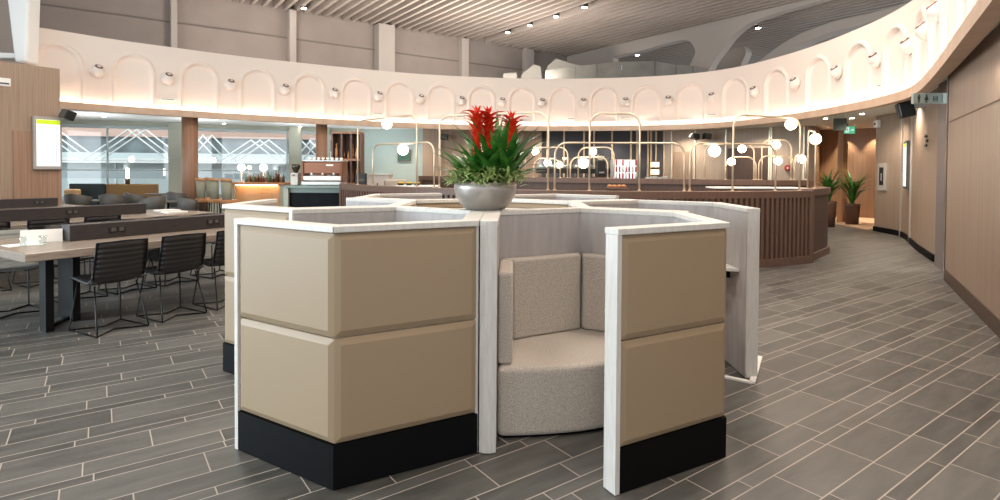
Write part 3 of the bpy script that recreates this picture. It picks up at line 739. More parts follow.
# chair, local: faces +y (towards table), origin on the floor under the seat
def make_chair(seatm='black_leather'):
    r = thing('dining_chair', (0, 0, 0), 'x', 'chair')
    # one continuous shell profile: seat front -> back top
    prof = [(.22, .485), (.20, .50), (.05, .485), (-.12, .47), (-.19, .49), (-.225, .55), (-.25, .66), (-.275, .78), (-.29, .885)]
    pr = spline(prof, 4); mb = MB(); vs = []; n = len(pr); nx = 9
    for i, q in enumerate(pr):
        t = i/(n-1); w = .225+.02*math.sin(t*PI); 
        for j in range(nx):
            u = -1+2*j/(nx-1); cup = .035*u*u*(1 if t > .4 else .35); rib = 0
            vs.append((u*w, q.x+(cup if t > .5 else 0)+rib*(1 if t > .5 else 0), q.y+(cup if t <= .5 else 0)+rib*(0 if t > .5 else 1)))
    fs = []
    for i in range(n-1):
        for j in range(nx-1): fs.append((i*nx+j, i*nx+j+1, (i+1)*nx+j+1, (i+1)*nx+j))
    half = int(n*.5)
    fb = [f for f in fs if f[0]//nx >= half]; fsat = [f for f in fs if f[0]//nx < half]
    for nm, ff in (('seat', fsat), ('backrest', fb)):
        o = MB().add(vs, ff, True).build(nm, seatm if nm == 'seat' else ('leather_ribbed' if seatm == 'black_leather' else 'grey_ribbed'), r); s = o.modifiers.new('s', 'SOLIDIFY'); s.thickness = .022
        bm_ = bmesh.new(); bm_.from_mesh(o.data); bmesh.ops.delete(bm_, geom=[v for v in bm_.verts if not v.link_faces], context='VERTS'); bm_.to_mesh(o.data); bm_.free()
    MB().tube([(-.22, -.17, .49), (-.24, -.225, .66), (-.232, -.258, .885), (0, -.30, .895), (.232, -.258, .885), (.24, -.225, .66), (.22, -.17, .49)], .008, 6).build('back_frame', 'black_metal', r)
    for sx in (-1, 1):
        MB().tube([(sx*.19, .17, .475), (sx*.235, .24, .02), (sx*.235, .235, .008)], .008, 6).build('leg', 'black_metal', r)
        MB().tube([(sx*.19, -.13, .465), (sx*.235, -.26, .02), (sx*.235, -.255, .008)], .008, 6).build('leg', 'black_metal', r)
    MB().tube([(-.235, .235, .008), (0, .09, .008), (.235, .235, .008), (.235, -.255, .008), (0, -.09, .008), (-.235, -.255, .008)], .008, 6, closed=True).build('sled_base', 'black_metal', r)
    return r
ch0 = make_chair(); chg = make_chair('grey_fabric')
used = {'b': 0}
def put_chair(t, n, face, label, src=None, rz=0):
    global ch0
    if src is chg: c = chg
    elif not used['b']: used['b'] = 1; c = ch0
    else: c = copy_tree(ch0)
    p = tp(t, n); c.location = p
    # local +y must point to -Nn*face
    d = -Nn*face; c.rotation_euler = (0, 0, math.atan2(d.y, d.x)-PI/2+rz)
    c['label'] = label; c['group'] = 'chairs at the work tables'
for i, t in enumerate((.66, 1.27, 1.88, 2.5)):
    put_chair(t, .02, 1, 'black ribbed chair, near side of the nearest table, ' + ['first from its left end', 'second from its left end', 'third, half hidden by pod', 'fourth, behind pod', 'fifth, behind pod'][i], rz=.05-.04*i)
for i, t in enumerate((1.10, 1.68, 2.25, 2.9)):
    put_chair(t, -1.75, -1, 'black chair on the far side of the nearest table, ' + ['just behind the divider end', 'second along', 'third along', 'fourth along'][i], rz=.03*i-.04)
put_chair(.40, -1.52, -1, 'light grey upholstered chair behind the white menu on the nearest table', src=chg)
for i, t in enumerate((-.25, .3, .92)):
    put_chair(t, -1.60, -1, 'black chair at the far side of the nearest table by the left picture edge, ' + 'abc'[i]) if False else None
put_chair(-.12, -1.55, -1, 'black chair at the far left picture edge behind the nearest table')
for i, t in enumerate((-.2, .45, 1.1, 1.75, 2.4)):
    put_chair(t, -4.70, -1, 'black chair on the far side of the second table, ' + ['at the left picture edge', 'left of the middle', 'in the middle', 'right of the middle', 'at its right end'][i])
for i, t in enumerate((.6, 1.25, 1.9)):
    put_chair(t, -3.16, 1, 'black chair on the near side of the second table, ' + ['nearest the viewer', 'between two others', 'farthest from the viewer'][i])
# things on the nearest table
m = thing('menu_card', tp(.42, -.82, .82), 'folded white menu card standing on the nearest table beside the divider', 'menu', TROT-.35)
MB().slab([(-.17, .0, 0), (.17, 0, 0), (.17, .03, .13), (-.17, .03, .13)], (0, .003, 0)).build('front_leaf', 'paper', m)
MB().slab([(-.17, .10, 0), (.17, .10, 0), (.17, .034, .13), (-.17, .034, .13)], (0, .003, 0)).build('back_leaf', 'paper', m)
for k, (t, n) in enumerate(((.2, -.62), (.33, -.55))):
    q = tp(t, n, .82); g = MB().lathe([(.028, 0), (.034, .10), (.032, .10), (.026, .006), (.001, .006)], q, 18).build('glass_tumbler', 'window_glass', origin=q)
    tag(g, 'small clear tumbler on the nearest table, ' + ['closer to the table end', 'closer to the menu card'][k], 'glass')
q = tp(.25, -.75, .82); tag(MB().box(q+Vector((0, 0, .002)), (.3, .21, .004), TROT).build('paper_sheet', 'paper', origin=q), 'white paper sheet lying flat at the left end of the nearest table', 'paper')
# stuff on second table
for k, (t, n) in enumerate(((3.3, -3.6), (3.45, -4.1))):
    q = tp(t, n, .82); tag(MB().box(q+Vector((0, 0, .012)), (.34, .26, .024), TROT).build('tray', 'white_metal', origin=q, bevel=.004), 'white tray on the second table, ' + ['nearer one', 'farther one'][k], 'tray')

# ================================================================== WOODEN BLOCK WITH SCREEN (left)
pa = Vector((-9.74, 12.45)); dT = Vector((T.x, T.y)); nT = Vector((-T.y, T.x))
blk = thing('wooden_block', (pa.x, pa.y, 0), 'tall wooden clad block at the left picture edge carrying a screen', 'cabinet', TROT)
# local x along T (far), y = left normal
MB().box((-1.5, .14, 1.9), (3, .28, 3.72)).build('body', 'wood_wall', blk)
MB().box((-.42, -.02, 1.2), (.84, .04, 2.3)).build('panel', 'wood_block', blk)
MB().box((-1.5, .14, .02), (3.02, .3, .04)).build('plinth', 'kick_black', blk)
sc_ = thing('information_screen', tuple(atY(47.5, 144, 11.9)), 'upright flight screen with green header on the wooden block', 'screen', TROT)
sp0 = atY(35, 118, 11.72); sp1 = atY(60, 168, 12.2); hw = .36; hh = .55
sc_.location = (pa.x-dT.x*.27-nT.x*.09, pa.y-dT.y*.27-nT.y*.09, 2.11)
MB().box((0, 0, 0), (.5, .09, 1.14)).build('frame', 'grey_pilaster', sc_, bevel=.01)
MB().box((0, -.05, -.0), (.42, .012, 1.0)).build('display', 'screen_white', sc_); MB().box((0, -.058, .45), (.42, .006, .09)).build('header_bar', 'screen_green', sc_)
for i in range(16):
    MB().box((-.04, -.058, .35-.05*i), (.26, .003, .012)).build('text_line', 'screen_grey', sc_)
MB().box((.14, -.058, -.03), (.012, .003, .8)).build('column_rule', 'screen_grey', sc_)
pb = thing('small_white_unit', tuple(atY(3, 82, 11.2)), 'small white box unit high on the wooden block at the left edge', 'box', TROT)
MB().box((0, 0, 0), (.22, .1, .16)).build('casing', 'white_metal', pb, bevel=.01); MB().box((0, -.055, -.03), (.16, .01, .03)).build('grille', 'chair_grey', pb)
def speaker(px_, py_, Y, rz, label, s=1.0, tilt=.35):
    r = thing('wall_speaker', tuple(atY(px_, py_, Y)), label, 'speaker', rz); r.rotation_euler = (-tilt, .12, rz); r.scale = (s, s, s)
    MB().box((0, 0, 0), (.26, .2, .2)).build('cabinet', 'black_plastic', r, bevel=.02); MB().box((0, -.105, 0), (.23, .012, .17)).build('grille', 'chair_grey', r)
    MB().tube([(0, .1, .02), (0, .2, .05), (0, .3, .05)], .02, 8).build('bracket', 'white_metal', r)
    return r
speaker(68, 115, 12.3, -.5, 'black speaker on the right side of the wooden block', 1.0)
speaker(695.0, 136.5, 19.9, .35, 'left one of two black speakers on the beige wall', 1.0, .1)
speaker(707, 136.5, 19.7, .1, 'right one of two black speakers on the beige wall', 1.0, .1)
speaker(444.5, 137, 20.6, 0, 'black speaker on the brown wall left of the flowers', 1.0, .1)
# white angled column and lintel far left
tag(MB().slab([atY(5, -14, 12.15), atY(28.5, -14, 12.15), atY(26, 62, 12.15), atY(14, 62, 12.15)], (0, .35, 0)).build('slanted_column', 'soffit_white', bevel=.05), 'white slanted column rising above the wooden block at upper left', 'column')
tag(MB().slab([atY(-8, 52, 12.2), atY(16, 53, 12.2), atY(16, 58, 12.2), atY(-8, 58, 12.2)], (0, .3, 0)).build('white_lintel', 'soffit_white', bevel=.02), 'short white beam meeting the slanted column at the left edge', 'beam')
# ================================================================== SLATTED PARTITION AND BRASS HOOPS
PK = [(-3.45, 12.25), (-2.75, 11.35), (-1.75, 10.4), (-.7, 9.75), (.25, 9.3), (1.5, 9.0), (2.9, 9.0), (4.3, 9.3), (5.42, 9.8)]
pc = Curve2(PK, 12)
def partition(cv, ztop, label, slats=True, name='slatted_partition'):
    q = cv.at(cv.len/2); o = Vector((q.x, q.y, 0)); r = thing(name, o, label, 'partition')
    def loc(ob): 
        for v in ob.v: v -= o
        return ob
    mb = MB(); ribbon(mb, cv, 0, cv.len, .1, ztop-.1, 0, .16); loc(mb).build('core', 'slat_dark', r)
    mb = MB(); ribbon(mb, cv, 0, cv.len, ztop-.12, ztop, -.04, .2); loc(mb).build('top_rail', 'wood_dark', r, bevel=.006)
    mb = MB(); ribbon(mb, cv, 0, cv.len, 0, .13, -.04, .18); loc(mb).build('plinth', 'wood_dark', r, bevel=.004)
    if slats:
        n = int(cv.len/.105); mb = MB()
        for i in range(n+1):
            d = .03+(cv.len-.06)*i/n; q = cv.at(d); t = cv.tan(d); nn = Vector((-t.y, t.x))
            mb.box((q.x-nn.x*.017, q.y-nn.y*.017, (.12+ztop-.11)/2), (.055, .04, ztop-.23), math.atan2(t.y, t.x))
        loc(mb); mb.build('slats', 'wood_dark', r)
    for d in (0.0, cv.len):
        q = cv.at(d); t = cv.tan(d); mb = MB().box((q.x-t.y*.08, q.y+t.x*.08, ztop/2), (.1, .25, ztop), math.atan2(t.y, t.x)); loc(mb).build('end_post', 'wood_dark', r, bevel=.006)
    return r
partition(pc, 1.265, 'long curved dark brown slatted partition behind the seating pods')
pside = Curve2([(5.52, 9.95), (6.0, 10.5), (6.5, 11.1), (6.75, 11.8)], 4)
partition(pside, 1.285, 'dark plain end partition turning back beside the walkway', False, 'end_partition')
rear = Curve2([(-2.2, 15.6), (.5, 13.9), (3.0, 12.9), (4.6, 12.3), (5.7, 12.0), (6.7, 12.1)], 8)
partition(rear, 1.41, 'brown rear partition inside the dining enclosure behind the hoops', False, 'rear_partition')

HN = [0]
def hoop(cv, x0, x1, ytop, zb, globe, label, r=.016, gr=.095, rad=.2, stem=0):
    HN[0] += 1; offn = (.02, .14)[HN[0] % 2] if cv is rear else .08
    d0, d1 = cv.px(x0, zb), cv.px(x1, zb); a, b = cv.at(d0), cv.at(d1)
    if abs(d1-d0) < .05: b = a+Vector((.25, .1))
    t = (b-a).normalized(); nn = Vector((-t.y, t.x))*offn; a = a+nn; b = b+nn
    Ym = (a.y+b.y)/2; H_ = atY((x0+x1)/2, ytop, Ym).z
    base = Vector(((a.x+b.x)/2, (a.y+b.y)/2, zb)); W = (b-a).length/2; hh = H_-zb
    o = thing('brass_hoop_lamp' if globe else 'brass_hoop', base, label, 'lamp' if globe else 'hoop', math.atan2(t.y, t.x), 'brass hoops on the partitions')
    R_ = min(rad, W*.8); pts = [(-W, 0, 0), (-W, 0, hh*.5), (-W, 0, hh-R_)]
    pts += [(-W+R_*(1-math.cos(k*PI/16)), 0, hh-R_+R_*math.sin(k*PI/16)) for k in range(1, 9)]
    pts += [(W-R_*(1-math.cos(k*PI/16)), 0, hh-R_+R_*math.sin(k*PI/16)) for k in range(8, -1, -1)] + [(W, 0, hh*.5), (W, 0, 0)]
    MB().tube(pts, r, 8).build('hoop', 'brass', o)
    for sx in (-1, 1): MB().lathe([(.03, 0), (.03, .012)], (sx*W, 0, 0), 14).build('foot', 'brass', o)
    if globe:
        gx, gy = globe; k = ray(gx, gy); # intersection of view column with hoop line
        kk = k.x/k.y; s = (kk*base.y-base.x)/(t.x-kk*t.y); s = max(-W+.02, min(W-.02, s))
        q = base.xy+t*s; gz = atY(gx, gy, q.y).z-zb
        gz = min(gz, hh-gr-.02)
        MB().tube([(s, 0, hh), (s, 0, gz+gr*.8)], .008, 6).build('stem', 'brass', o)
        MB().sphere((s, 0, gz), gr, 20, 12).build('globe', 'globe_glow', o)
zp = 1.265
hoop(pc, 354.4, 413, 118, zp, (387, 124), 'tall brass hoop lamp above the coffee area, left end of the curved partition', gr=.095)
hoop(pc, 369.6, 431, 143.5, zp, (403, 149.5), 'low brass hoop lamp overlapping the leftmost tall hoop', gr=.1)
hoop(pc, 437, 546, 114, zp, None, 'wide tall brass hoop directly behind the red flowers')
hoop(pc, 555, 685.5, 143, zp, None, 'very wide low brass hoop in front of the drinks cooler')
hoop(pc, 590, 641, 113.5, zp, None, 'narrow tall brass hoop right of the flowers')
hoop(pc, 692.5, 779, 144, zp, (714.5, 151), 'wide low brass hoop lamp, its globe below the black speakers')
hoop(pc, 736.5, 804, 116.5, zp, (791, 124), 'tallest brass hoop lamp near the right end of the curved partition')
zr = 1.41
hoop(rear, 427, 436, 143.5, zr, (423, 148), 'slim rear brass hoop lamp left of the tall hoop', gr=.07, r=.014) if False else None
hoop(rear, 525, 567, 147.5, zr, (535.5, 150), 'rear brass hoop lamp just right of the flowers', gr=.085)
hoop(rear, 532, 558, 158.5, zr, (547.6, 161), 'small low rear brass hoop lamp right of the flowers', gr=.085)
hoop(rear, 578, 614, 147.4, zr, (593, 150.5), 'rear brass hoop lamp seen through the narrow tall hoop', gr=.085)
hoop(rear, 569, 607, 157, zr, (583.5, 160), 'low rear brass hoop lamp with the largest globe left of the cooler', gr=.125)
hoop(rear, 705, 754, 144, zr, (742, 147), 'rear brass hoop lamp left of the tallest hoop', gr=.085)
hoop(rear, 726, 757, 157, zr, (731.5, 160), 'small low rear brass hoop lamp in front of the dark doorway', gr=.085)
hoop(rear, 759, 795, 156, zr, (778, 159), 'small low rear brass hoop lamp right of the dark doorway', gr=.085)
hoop(rear, 765, 794.5, 140, zr, (776.5, 143.5), 'upper rear brass hoop lamp inside the tallest hoop', gr=.085)
hoop(pside, 812.8, 820, 131, 1.285, (816.3, 139), 'brass hoop lamp seen edge on at the walkway end', gr=.1, rad=.1)
hoop(rear, 799, 814, 154.5, zr, (801.5, 158), 'narrow rear brass hoop lamp near the walkway end', gr=.085, rad=.1)

# ================================================================== COFFEE COUNTER
def at(px_, py_, Y): return atY(px_, py_, Y)
Yc = 12.6
def X(px_, Y): return atY(px_, 170, Y).x
def Z(py_, Y, px_=500): return atY(px_, py_, Y).z
cx0, cx1 = X(284, Yc), X(345, Yc)
o = thing('coffee_counter', ((cx0+cx1)/2, Yc, 0), 'black marble coffee counter with pale glass edges and top', 'counter'); w = (cx1-cx0)
MB().box((0, .35, .53), (w-.2, .6, 1.04)).build('front', 'marble_black', o)
MB().box((0, .35, 1.1), (w-.02, .62, .1)).build('glass_band', 'glass_edge', o)
MB().box((0, .33, 1.185), (w, .75, .06)).build('top', 'glass_edge', o, bevel=.005)
for sx in (-1, 1): MB().box((sx*(w/2-.05), .33, .58), (.1, .72, 1.15)).build('side_panel', 'sage', o)
MB().box((0, .33, .02), (w-.1, .6, .04)).build('plinth', 'kick_black', o)
# espresso machine
ex0, ex1 = X(300.5, Yc), X(342, Yc); ew = ex1-ex0; zb = 1.216
o = thing('espresso_machine', ((ex0+ex1)/2, Yc+.3, zb), 'wide copper fronted espresso machine on the coffee counter', 'coffee machine')
zt = Z(160, Yc, 320)-zb
MB().box((0, 0, .16), (ew*.96, .5, .1)).build('body', 'white_metal', o, bevel=.02)
MB().box((0, -.02, zt*.68), (ew*.93, .42, zt*.5)).build('hood', 'copper', o, bevel=.03)
MB().box((0, 0, zt*.97), (ew, .46, .03)).build('cup_tray', 'steel', o, bevel=.005)
MB().box((0, -.05, .05), (ew*.95, .55, .08)).build('drip_tray', 'steel', o, bevel=.01)
for sx in (-1, 1): MB().box((sx*ew*.47, -.03, zt*.55), (.05, .45, zt*.85)).build('side_cheek', 'copper', o, bevel=.02)
for k in range(3): MB().lathe([(.035, 0), (.035, .09)], (-.25+.25*k, -.2, .2), 14).build('group_head', 'steel', o)
MB().box((ew*.18, -.235, zt*.8), (.16, .006, .035)).build('badge', 'paper', o)
# cups on the machine
for k in range(8):
    q = (ex0+.1+k*(ew-.2)/7, Yc+.3, zb+zt*.97+.017)
    tag(MB().lathe([(.02, 0), (.035, .06), (.03, .06), (.015, .008)], q, 12).build('coffee_cup', 'paper', origin=q), 'small white cup in the row on top of the espresso machine', 'cup', 'cups on the espresso machine')
# grinder
q = (X(292.5, Yc), Yc+.2, zb); o = thing('coffee_grinder', q, 'coffee grinder with dark hopper left of the espresso machine', 'coffee grinder')
MB().box((0, 0, .14), (.17, .22, .28)).build('body', 'grinder_white', o, bevel=.02); MB().lathe([(.04, .28), (.1, .40), (.1, .46), (.06, .48)], (0, 0, 0), 18).build('hopper', 'bottle_dark', o)
MB().tube([(0, -.1, .24), (0, -.2, .22)], .02, 8).build('spout', 'steel', o)
# display shelving with ornaments
Ys = 14.2; o = thing('display_shelving', ((X(334, Ys)+X(362, Ys))/2, Ys, 0), 'tall brown shelving filled with vases behind the espresso machine', 'shelf'); sw = X(362, Ys)-X(334, Ys); zt = Z(133, Ys, 345)
for k, z in enumerate((.05, .7, 1.22, 1.82, zt)): MB().box((0, 0, z), (sw, .36, .05)).build('shelf_board', 'wood_warm', o)
for k in range(4): MB().box((-sw/2+sw*k/3, 0, zt/2), (.04, .34, zt)).build('upright', 'wood_dark', o)
MB().box((0, .18, zt/2), (sw, .02, zt)).build('back_panel', 'wood_dark', o)
rn = random.Random(5)
for z in (1.245, 1.845):
    for k in range(6):
        x = (X(334, Ys)+X(362, Ys))/2-sw/2+.08+k*(sw-.1)/6; h = rn.uniform(.14, .4); r_ = rn.uniform(.03, .05); q = (x, Ys-.06, z)
        nmv, mm = rn.choice((('vase', 'copper'), ('vase', 'tan_leather'), ('jar', 'paper'), ('vase', 'pot_brown')))
        tag(MB().lathe([(r_*.7, 0), (r_, h*.3), (r_*.8, h*.6), (r_*.35, h*.8), (r_*.45, h)], q, 14).build('vase', mm, origin=q), 'slender vase on the brown display shelving behind the espresso machine', 'vase', 'vases on the display shelving')
Yq = 12.4; q = Vector((X(360.5, Yq), Yq, 0))
o = thing('menu_board', q, 'black upright board at the left end of the curved partition', 'board'); MB().box((0, .05, .75), (.24, .1, 1.5)).build('panel', 'black_plastic', o, bevel=.01); MB().box((0, -.01, 1.35), (.16, .01, .06)).build('print', 'chair_grey', o)

# ================================================================== BAR ON THE LEFT
Yb = 15.4
bx0, bx1 = X(231, Yb), X(283, Yb); bw = bx1-bx0; o = thing('bar_counter', ((bx0+bx1)/2, Yb, 0), 'wooden bar counter with glowing warm front behind the stools', 'counter')
zt = Z(183.5, Yb, 255)
MB().box((0, .4, zt/2), (bw-.1, .6, zt-.04)).build('body', 'wood_warm', o); MB().box((0, .35, zt), (bw+.15, .85, .06)).build('top', 'tan_leather', o, bevel=.01)
MB().box((.0, -.02, zt-.045), (bw-.3, .02, .02)).build('light_strip', 'bar_glow', o)
MB().box((0, .085, zt/2), (bw-.2, .03, zt-.1)).build('front_board', 'bar_front', o); MB().box((0, .4, .05), (bw-.05, .58, .1)).build('plinth', 'kick_black', o)
for sx in (-1, 1): MB().box((sx*(bw/2-.04), .36, zt/2), (.1, .7, zt-.05)).build('end_panel', 'sage', o)
for k, (x, y) in enumerate(((241.5, 167.5), (263.5, 167.5))):
    Yl = Yb+.5; q = at(x, y, Yl); o = thing('table_lamp', (q.x, q.y, zt+.03), 'glowing globe lamp on the bar counter, ' + ['left one', 'right one'][k], 'lamp'); hz = q.z-zt-.03
    MB().lathe([(.08, 0), (.08, .015), (.015, .03), (.012, hz-.08)], (0, 0, 0), 16).build('base', 'brass', o); MB().sphere((0, 0, hz), .1, 18, 10).build('globe', 'globe_glow', o)
for k in range(16):
    x = 246+k*2.5; Yl = Yb+.15+.12*(k % 3); h = rn.uniform(.16, .36); q = Vector((X(x, Yl), Yl, zt+.03))
    tag(MB().lathe([(.035, 0), (.035, h*.6), (.012, h*.78), (.012, h)], q, 10).build('bottle', rn.choice(('bottle_dark', 'bottle_green', 'copper', 'steel')), origin=q), 'bottle in the cluster standing on the wooden bar counter', 'bottle', 'bottles on the bar counter')
# bar stools
def make_stool():
    r = thing('bar_stool', (0, 0, 0), 'x', 'bar stool', 0, 'tan bar stools')
    MB().box((0, 0, .74), (.44, .42, .1)).build('seat', 'tan_leather', r, bevel=.03)
    vs = []; n = 8
    for i in range(n+1):
        a = math.radians(-75+150*i/n)
        for z, rr in ((.76, .22), (1.0, .245), (1.22, .26)): vs.append((rr*math.sin(a), -rr*math.cos(a)+.02, z+(.03*math.cos(a) if z > 1.1 else 0)))
    fs = [(3*i+j, 3*i+3+j, 3*i+4+j, 3*i+1+j) for i in range(n) for j in range(2)]
    b = MB().add(vs, fs, True).build('backrest', 'stool_olive', r); s = b.modifiers.new('s', 'SOLIDIFY'); s.thickness = .05
    b2 = MB().tube([tuple(Vector(vs[3*i+2])+Vector((0, 0, .01))) for i in range(n+1)], .036, 6).build('back_rim', 'tan_leather', r)
    for sx in (-1, 1):
        for sy in (-1, 1): MB().tube([(sx*.17, sy*.16, .7), (sx*.2, sy*.2, 0)], .016, 6).build('leg', 'black_metal', r)
    MB().tube([(-.19, -.19, .25), (.19, -.19, .25), (.19, .19, .25), (-.19, .19, .25)], .012, 6, closed=True).build('footrest', 'black_metal', r)
    return r
st0 = make_stool(); sl = ['leftmost of four', 'second from the left', 'third from the left', 'rightmost, closest to the glowing bar front']
for k, (x, Y) in enumerate(((204, 14.4), (217, 14.1), (229, 13.8), (213, 15.2))):
    s_ = st0 if k == 0 else copy_tree(st0); q = at(x, 185, Y); s_.location = (q.x, Y, 0); s_.rotation_euler = (0, 0, (-.75, -.7, -.6, -.9)[k])
    s_.scale = (.76, .76, 1.04); s_['label'] = 'tan and olive bar stool by the wooden bar, ' + ['leftmost', 'second from the left', 'closest to the glowing front', 'partly hidden behind the others'][k]
# lounge by the window
def banquette(x0, x1, Y, zt, m, label):
    a, b = X(x0, Y), X(x1, Y); w = b-a; o = thing('banquette', ((a+b)/2, Y, 0), label, 'sofa')
    MB().box((0, .3, zt/2+.1), (w, .14, zt-.2)).build('back', m, o, bevel=.03); MB().box((0, 0, .36), (w, .6, .18)).build('seat', m, o, bevel=.04); MB().box((0, .05, .14), (w-.06, .5, .28)).build('base', 'kick_black', o)
banquette(62, 97, 15.5, 1.13, 'dark_teal', 'dark upholstered high banquette below the left window')
banquette(99.5, 151, 15.6, 1.13, 'olive_fabric', 'mustard brown high banquette below the left window')
q = at(72, 190, 15.25); o = tag(MB().box((0, 0, 0), (.42, .14, .2)).build('cushion', 'cushion', bevel=.06, seg=4), 'tan cushion on the dark banquette', 'cushion'); o.location = (q.x-.0, 15.42-.3, .62+.35); o.location.z = .63+.17
q = at(72, 192.5, 15.4); o.location = (q.x, 15.42, q.z)
def tub_chair(px_, Y, rz, label, m='chair_grey'):
    o = thing('tub_chair', (X(px_, Y), Y, 0), label, 'chair', rz, 'grey lounge chairs by the window'); o.scale = (1, 1, 1.18); vs = []; n = 10
    for i in range(n+1):
        a = math.radians(-110+220*i/n)
        for z, rr in ((.5, .22), (.66, .25), (.84, .27)): vs.append((rr*math.sin(a), -rr*math.cos(a), z-(.0 if z < .8 else .08*abs(i-5)/5)))
    fs = [(3*i+j, 3*i+3+j, 3*i+4+j, 3*i+1+j) for i in range(n) for j in range(2)]
    b = MB().add(vs, fs, True).build('backrest', m, o); s = b.modifiers.new('s', 'SOLIDIFY'); s.thickness = .03
    MB().lathe([(.2, .42), (.24, .45), (.24, .5), (.2, .52)], (0, 0, 0), 20).build('seat', m, o)
    for a in range(4): MB().tube([(.14*math.cos(a*PI/2+.8), .14*math.sin(a*PI/2+.8), .43), (.25*math.cos(a*PI/2+.8), .25*math.sin(a*PI/2+.8), 0)], .012, 6).build('leg', 'black_metal', o)
def cafe_table(px_, Y, label, h=.74, r=.33):
    o = thing('cafe_table', (X(px_, Y), Y, 0), label, 'table'); MB().lathe([(r, 0), (r, .025)], (0, 0, h-.025), 28).build('top', 'chair_grey', o)
    MB().lathe([(.22, 0), (.22, .012), (.03, .03), (.025, h-.025)], (0, 0, 0), 18).build('pedestal', 'black_metal', o)
tub_chair(78, 13.0, .1, 'wide dark tub chair in front of the dark banquette'); tub_chair(112, 13.2, .3, 'grey tub chair in front of the mustard banquette, left one')
tub_chair(136, 13.7, -.4, 'grey tub chair in front of the mustard banquette, right one'); tub_chair(152, 12.3, 1.2, 'grey tub chair left of the round table in the window gap')
tub_chair(178, 14.4, -.2, 'grey tub chair in front of the greenish pilaster'); tub_chair(190, 12.2, -.9, 'grey tub chair closest to the brown round column')
cafe_table(99, 14.6, 'round cafe table between the banquettes and tub chairs'); cafe_table(168, 13.0, 'dark round cafe table near the brown column', .82, .4); cafe_table(160, 15.0, 'dark round cafe table behind the brown column chairs', .9, .35)
q = at(127, 172, 14.9); o = thing('candle_lamp', (X(127, 14.9), 14.9, 1.0), 'slim lit candle lamp on the mustard banquette ledge', 'lamp')
o.location.z = 1.13; o.location.y = 15.9; o.location.x = X(127.5, 15.9); MB().lathe([(.06, 0), (.06, .14), (.05, .15)], (0, 0, 0), 16).build('base', 'pot_brown', o); MB().lathe([(.035, .15), (.035, .42), (.02, .44)], (0, 0, 0), 14).build('light_tube', 'globe_glow', o)
# potted palms on the left
def plant(loc, s, label, pot=True, h=.5, n=44, seed=1, L=.8):
    rr = random.Random(seed); o = thing('potted_plant', loc, label, 'potted plant')
    MB().lathe([(.17*s, 0), (.21*s, h*.9), (.22*s, h), (.2*s, h), (.19*s, h-.03)], (0, 0, 0), 20).build('pot', 'pot_brown', o)
    mb = MB()
    for i in range(n):
        t = i/n; blade(mb, (rr.uniform(-.04, .04), rr.uniform(-.04, .04), h-.02+t*.35*s), rr.uniform(0, 2*PI), L*s*rr.uniform(.6, 1), .035*s, rr.uniform(.7, 1.45), rr.uniform(.5, 1.5), n=8)
    mb.build('leaves', 'leaf_dark', o)
    MB().tube([(0, 0, h-.05), (0, 0, h+.35*s)], .03*s, 8).build('stem', 'soil', o)
plant((X(202, 16.4), 16.4, 0), .8, 'small potted plant beside the brown column by the window', seed=2, h=.7)
q = atz(829, 222, 0); plant((X(829, 16.2), 16.2, 0), 1.0, 'left potted plant in the corridor behind the partition end', h=.75, seed=3, L=.95)
plant((X(853, 17.0), 17.0, 0), 1.0, 'right potted plant in the corridor under the green sign', h=.62, seed=4, L=1.0, n=60)

# ================================================================== BUFFET AREA
def unit(name, x0, x1, y0, Y, dep, label, cat, top='wood_dark', body='wood_dark'):
    a, b = X(x0, Y), X(x1, Y); zt = Z(y0, Y, (x0+x1)/2); w = b-a; o = thing(name, ((a+b)/2, Y, 0), label, cat)
    MB().box((0, dep/2, zt/2), (w, dep, zt-.06)).build('body', body, o); MB().box((0, dep/2, zt-.015), (w+.06, dep+.06, .03)).build('top', top, o, bevel=.004); MB().box((0, dep/2+.02, .04), (w-.05, dep-.02, .08)).build('plinth', 'kick_black', o)
    return o, zt, (a+b)/2, w
o, zt, xc, w = unit('buffet_counter', 536, 616, 178, 16.0, .9, 'long brown buffet counter with dark hot shelf behind the flowers', 'counter')
MB().box((0, .45, Z(171, 16, 575)), (w*.97, .7, .14)).build('hot_shelf', 'black_plastic', o, bevel=.01)
for k in range(5): MB().tube([(-w*.45+w*.9*k/4, .2, zt), (-w*.45+w*.9*k/4, .2, Z(171, 16, 575))], .02, 8).build('shelf_post', 'steel', o)
MB().box((0, .15, Z(163.5, 16, 575)), (w*.95, .015, .34)).build('sneeze_guard', 'window_glass', o)
for k in range(6):
    x = 541+k*12; q = Vector((X(x, 16.6), 16.6, Z(171, 16, 575)+.07)); tag(MB().lathe([(.12, 0), (.14, .05), (.10, .12), (.02, .15)], q, 16).build('food_dish', 'steel', origin=q), 'domed metal dish in the row on the buffet hot shelf', 'dish', 'dishes on the hot shelf')
o, zt2, xc2, w2 = unit('serving_counter', 643, 684, 179.5, 13.9, .8, 'brown serving counter with white plates right of the cooler', 'counter')
for k in range(4):
    x = 649+k*5.5; q = Vector((X(x, 14.2), 14.2, zt2)); m_ = MB()
    for j in range(3+k % 2): m_.lathe([(.05, j*.018), (.11, j*.018+.016), (.1, j*.018+.016), (.04, j*.018+.008)], q, 18)
    tag(m_.build('plate_stack', 'paper', origin=q), 'stack of white plates on the serving counter', 'plates', 'plate stacks on the serving counter')
o, zt3, xc3, w3 = unit('dark_counter', 608, 642, 181, 15.0, .8, 'low black counter carrying the glass door drinks cooler', 'counter', 'black_plastic', 'kick_black')
